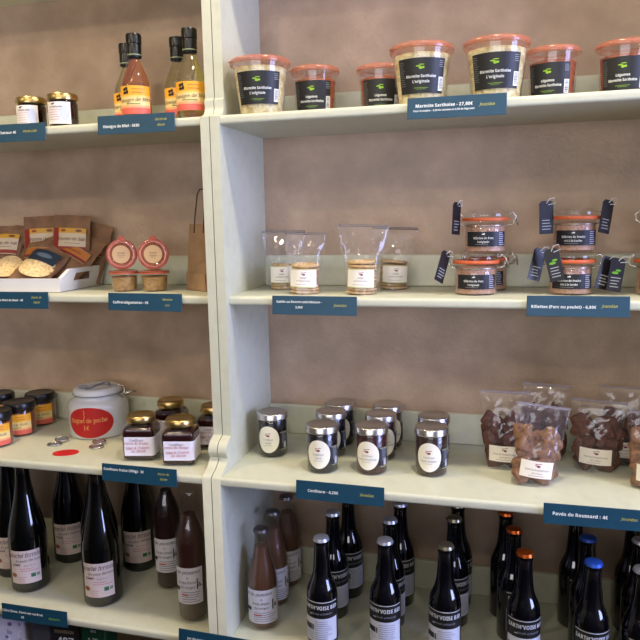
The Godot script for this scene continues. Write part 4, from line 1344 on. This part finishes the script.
func left_goods() -> void:
	# top shelf
	var h := honey_jar()
	put(copy(h), "honey_jar", "gold-lidded jar of dark honey standing behind its price tag", "jar", Vector3(-0.427, Y1, 0.185), 20, "small jars of dark honey")
	put(h, "honey_jar", "gold-lidded jar of dark honey just past the end of its price tag", "jar", Vector3(-0.346, Y1, 0.196), 22, "small jars of dark honey")
	var gv := "honey vinegar bottles with black capsules"
	var vc := vinegar(false)
	put(vinegar(true), "vinegar_bottle", "rosy vinegar bottle with black capsule standing behind the price tag", "bottle", Vector3(-0.192, Y1, 0.180), 18, gv)
	put(copy(vc), "vinegar_bottle", "pale vinegar bottle standing behind the rosy one", "bottle", Vector3(-0.243, Y1, 0.122), 20, gv)
	put(copy(vc), "vinegar_bottle", "pale vinegar bottle in front beside the unit's side panel", "bottle", Vector3(-0.076, Y1, 0.180), 18, gv)
	put(vc, "vinegar_bottle", "pale vinegar bottle half hidden behind the one beside the panel", "bottle", Vector3(-0.126, Y1, 0.132), 26, gv)
	# middle shelf
	put(tray(), "serving_tray", "white wooden tray with cut-out handles holding kraft pouches", "tray", Vector3(-0.560, Y2 + 0.0005, 0.118), 4)
	var gk := "kraft paper pouches in the white tray"
	var by := Y2 + 0.012
	put(kraft_pouch(0, 301), "kraft_pouch", "upright kraft pouch, its label half covered by the next pouch", "pouch", Vector3(-0.515, by, 0.070), 14, gk, -8, 2)
	put(kraft_pouch(0, 302), "kraft_pouch", "upright kraft pouch with red and yellow label fully in view", "pouch", Vector3(-0.440, by, 0.084), 10, gk, -8, -3)
	put(kraft_pouch(1, 303), "kraft_pouch", "dark kraft pouch leaning at the handle end of the tray", "pouch", Vector3(-0.432, by + 0.002, 0.050), 16, gk, -4, -16)
	put(kraft_pouch(1, 304), "kraft_pouch", "kraft pouch with orange band lying in front of the upright pouches", "pouch", Vector3(-0.496, by, 0.142), 10, gk, -38, -4)
	put(kraft_pouch(0, 305), "kraft_pouch", "kraft pouch with red label lying at the tray's far end", "pouch", Vector3(-0.592, by, 0.135), 8, gk, -32, 3)
	put(kraft_pouch(2, 306), "kraft_pouch", "kraft pouch with a window full of pale chopped almonds", "pouch", Vector3(-0.555, by, 0.178), 10, gk, -54, -6)
	put(kraft_pouch(3, 307), "kraft_pouch", "kraft pouch with slate-blue band tipped towards the tray handle", "pouch", Vector3(-0.482, by + 0.004, 0.180), 18, gk, -48, -24)
	put(kraft_pouch(1, 308), "kraft_pouch", "brown kraft pouch slumped against the tray handle", "pouch", Vector3(-0.448, by + 0.006, 0.126), 20, gk, -34, -32)
	var gw := "small glass terrine jars with red seals"
	var wk := weck()
	put(copy(wk), "terrine_jar", "upright terrine jar under the others, nearest the tray", "jar", Vector3(-0.266, Y2, 0.142), 30, gw)
	put(copy(wk), "terrine_jar", "upright terrine jar under the others, nearest the paper bag", "jar", Vector3(-0.200, Y2, 0.134), 40, gw)
	put(copy(wk), "terrine_jar", "terrine jar lying on its side on top, nearest the tray", "jar", Vector3(-0.275, Y2 + 0.0755, 0.118), 20, gw, 88)
	put(wk, "terrine_jar", "terrine jar lying on its side on top, nearest the paper bag", "jar", Vector3(-0.205, Y2 + 0.0755, 0.116), 22, gw, 88)
	put(paper_bag(), "paper_bag", "small kraft paper carrier bag with cord handles beside the panel", "bag", Vector3(-0.090, Y2, 0.104), -32)
	# lower shelf
	var gs := "honey spread jars with black lids"
	var sp := spread_jar()
	put(copy(sp), "spread_jar", "black-lidded honey jar nearest the shelf edge", "jar", Vector3(-0.560, Y3, 0.212), 40, gs)
	put(copy(sp), "spread_jar", "black-lidded honey jar in the middle of the group", "jar", Vector3(-0.562, Y3, 0.132), 28, gs)
	put(copy(sp), "spread_jar", "black-lidded honey jar at the rail, nearest the milk can", "jar", Vector3(-0.568, Y3, 0.052), 32, gs)
	put(sp, "spread_jar", "black-lidded honey jar at the rail, farthest from the milk can", "jar", Vector3(-0.665, Y3, 0.075), 30, gs)
	put(milk_can(), "milk_can", "white enamel milk can with a red oval sticker", "can", Vector3(-0.388, Y3, 0.084), 30)
	var op := opener()
	var go := "chrome pocket bottle openers"
	put(copy(op), "bottle_opener", "lower chrome opener of the pair beside the red oval disc", "opener", Vector3(-0.430, Y3, 0.192), 20, go)
	put(copy(op), "bottle_opener", "upper chrome opener of the pair beside the red oval disc", "opener", Vector3(-0.430, Y3 + 0.003, 0.166), 5, go, 8)
	put(copy(op), "bottle_opener", "lower chrome opener of the pair in front of the milk can", "opener", Vector3(-0.330, Y3, 0.188), 10, go)
	put(op, "bottle_opener", "upper chrome opener of the pair in front of the milk can", "opener", Vector3(-0.338, Y3 + 0.003, 0.164), -8, go, 8)
	var dsc := Node3D.new()
	var g := G.new()
	var pts := PackedVector2Array()
	for k in 36:
		pts.append(Vector2(0.0265 * cos(TAU * k / 36), 0.0185 * sin(TAU * k / 36)))
	g.prism(pts, Vector3(1, 0, 0), Vector3(0, 0, -1), Vector3.ZERO, Vector3(0, 0.0012, 0))
	part("card_disc", g, solid("red card", Color(0.80, 0.11, 0.12), 0.5), dsc)
	var tx := part("print", marks(surf(), [["t", 0, 0, 0.016, "1€", lin(0.60, 0.05, 0.06), "serif"]], 0.0), paper_mat(), dsc)
	tx.position.y = 0.0014
	tx.rotation_degrees.x = -90
	put(dsc, "price_disc", "flat red oval card priced one euro lying on the shelf", "price tag", Vector3(-0.374, Y3 + 0.0003, 0.232), 22)
	var gq := "square strawberry jam jars with gold lids"
	var sq := square_jar()
	put(copy(sq), "square_jam_jar", "square red jam jar with gold lid in front, nearest the milk can", "jar", Vector3(-0.204, Y3, 0.214), 12, gq)
	put(copy(sq), "square_jam_jar", "square red jam jar with gold lid in front, nearest the side panel", "jar", Vector3(-0.113, Y3, 0.222), 12, gq)
	put(copy(sq), "square_jam_jar", "square red jam jar with gold lid behind, nearest the milk can", "jar", Vector3(-0.198, Y3, 0.098), 8, gq)
	put(sq, "square_jam_jar", "square red jam jar with gold lid behind, half hidden by the panel", "jar", Vector3(-0.085, Y3, 0.120), 8, gq)
	# bottom shelf
	var gc := "dark cider bottles"
	var c := cider()
	put(copy(c), "cider_bottle", "dark cider bottle in front, directly above the cider price tag", "bottle", Vector3(-0.520, Y4, 0.192), 24, gc)
	put(copy(c), "cider_bottle", "dark cider bottle just behind the one above the price tag", "bottle", Vector3(-0.600, Y4, 0.145), 26, gc)
	put(copy(c), "cider_bottle", "dark cider bottle at the rail between the two front bottles", "bottle", Vector3(-0.508, Y4, 0.056), 22, gc)
	put(copy(c), "cider_bottle", "dark cider bottle in front, nearest the red juice bottles", "bottle", Vector3(-0.326, Y4, 0.204), 20, gc)
	put(copy(c), "cider_bottle", "dark cider bottle just behind the front one near the juice", "bottle", Vector3(-0.376, Y4, 0.132), 24, gc)
	put(c, "cider_bottle", "dark cider bottle at the rail behind the red juice bottles", "bottle", Vector3(-0.322, Y4, 0.054), 22, gc)
	put(tall_juice("amber cider", Color(0.45, 0.13, 0.04)), "juice_bottle", "amber juice bottle past the cider bottles, away from the panel", "bottle", Vector3(-0.690, Y4, 0.090), 20, "tall juice bottles")
	put(tall_juice("berry juice", Color(0.15, 0.05, 0.04)), "juice_bottle", "tall red juice bottle set back beside the cider", "bottle", Vector3(-0.210, Y4, 0.120), 14, "tall juice bottles")
	put(tall_juice("light berry juice", Color(0.22, 0.095, 0.075)), "juice_bottle", "tall reddish juice bottle in front against the side panel", "bottle", Vector3(-0.104, Y4, 0.222), 12, "tall juice bottles")
	# cartons on the shelf below
	var w := lin(0.85, 0.85, 0.85)
	var lil := [["r", -0.04, 0.0, 0.04, 0.28, lin(0.80, 0.80, 0.90)]]
	rng.seed = 77
	for k in 40:
		lil.append(["o", rng.randf_range(-0.035, 0.035), rng.randf_range(0.15, 0.275), rng.randf_range(0.002, 0.007), rng.randf_range(0.002, 0.008), lin(0.38, 0.35, 0.62).lerp(lin(0.9, 0.9, 0.96), rng.randf())])
	put(carton(Vector3(0.084, 0.285, 0.05), Color(0.75, 0.75, 0.82), lil), "coffee_packet", "white packet with mottled violet print under the cider price tag", "packet", Vector3(-0.548, Y5, 0.225), 8)
	put(carton(Vector3(0.118, 0.290, 0.05), Color(0.115, 0.115, 0.125), [["r", -0.055, 0.05, -0.012, 0.283, lin(0.26, 0.26, 0.29)], ["t", 0.022, 0.270, 0.014, "SOUVERAIN", lin(0.62, 0.55, 0.40), "sansbold", 0, 0, 0.8], ["t", 0.024, 0.248, 0.034, "487", w, "sansbold"]]), "coffee_packet", "black packet with white number 487 under the cider price tag", "packet", Vector3(-0.424, Y5, 0.225), 4)
	put(carton(Vector3(0.058, 0.298, 0.05), Color(0.03, 0.24, 0.14), [["t", 0.002, 0.283, 0.010, "BIO", w, "sansbold"], ["t", 0.0, 0.262, 0.018, "1,20", w, "sans"]]), "coffee_packet", "green packet with white lettering beside the black packet", "packet", Vector3(-0.330, Y5, 0.225), 3)

func tags() -> void:
	price_tag("teal tag reading Marmite Sarthoise under the pale tubs", Vector3(0.420, Y1 - 0.0110, D1 + 0.0040), tag_text("Marmite Sarthoise - 27,80€", 0.0098, -0.020, 0.0035, "Pour 4 couples - 2,50 de viandes et 2,50 de légumes", -0.0045, 0.0055, 0), -0.3)
	price_tag("teal tag priced 3,90€ under the biscuit bags", Vector3(0.168, Y2 - 0.0150, D2 + 0.0040), tag_text("Sablés au Beurre cuits Maison -", 0.0078, -0.028, 0.0065, "3,90€", -0.0035, 0.0078, 0), -0.2)
	price_tag("teal tag reading Rillettes under the clip-top jars", Vector3(0.619, Y2 - 0.0100, D2 + 0.0040), tag_text("Rillettes (Porc ou poulet) - 6,80€", 0.0090, -0.022, -0.001, "", 0.0, 0.0, 0), 0.0)
	price_tag("teal tag reading Confiture 4,20€ under the round jam jars", Vector3(0.228, Y3 - 0.0070, D3 + 0.0040), tag_text("Confiture - 4,20€", 0.0095, -0.030, 0.0, "", 0.0, 0.0, 0), -0.4)
	price_tag("teal tag reading Pavés de Roussard under the chocolate bags", Vector3(0.651, Y3 - 0.0095, D3 + 0.0040), tag_text("Pavés de Roussard : 4€", 0.0105, -0.024, 0.001, "", 0.0, 0.0, 0), 0.3)
	price_tag("teal tag in front of the dark honey jars", Vector3(-0.441, Y1 - 0.0100, D1 + 0.0040), tag_text("Miel de Chasseur 4€", 0.0095, -0.020, 0.001, "", 0.0, 0.0, 4), -0.6)
	price_tag("teal tag reading Vinaigre de Miel under the vinegar bottles", Vector3(-0.166, Y1 - 0.0070, D1 + 0.0040), tag_text("Vinaigre de Miel - 5€80", 0.0095, -0.030, -0.003, "", 0.0, 0.0, 1), -0.5)
	price_tag("teal tag under the white tray of pouches", Vector3(-0.473, Y2 - 0.0125, D2 + 0.0040), tag_text("Farine de Noix de Noel - 4€", 0.0085, -0.020, 0.0, "", 0.0, 0.0, 1), 0.2)
	price_tag("teal tag reading Coffret dégustation under the terrine jars", Vector3(-0.175, Y2 - 0.0130, D2 + 0.0040), tag_text("Coffret dégustation - 9€", 0.0092, -0.030, -0.001, "", 0.0, 0.0, 2), -0.3)
	price_tag("teal tag reading Confiture fraise under the square jam jars", Vector3(-0.167, Y3 - 0.0060, D3 + 0.0040), tag_text("Confiture fraise (300g) - 3€", 0.0092, -0.032, 0.007, "", 0.0, 0.0, 1), -0.2)
	price_tag("teal tag reading Cidre under the cider bottles", Vector3(-0.434, Y4 - 0.0010, D4 + 0.0050), tag_text("Cidre Doux, Demi-sec ou Brut", 0.0095, -0.028, 0.003, "4€", -0.0075, 0.0095, 3), 0.5)
	price_tag("teal tag under the tall red juice bottles beside the panel", Vector3(-0.100 + 0.080, Y4 + 0.0025, D4 + 0.0085), tag_text("Jus de pommes & fruits - 3€", 0.0085, -0.020, 0.001, "", 0.0, 0.0, 0), -1.0)
	price_tag("teal tag under the small brown juice bottles", Vector3(0.150, Y4 + 0.0012, D4 + 0.0050), tag_text("Pétillant de pommes - 3€", 0.0085, -0.020, 0.001, "", 0.0, 0.0, 0), 1.0)
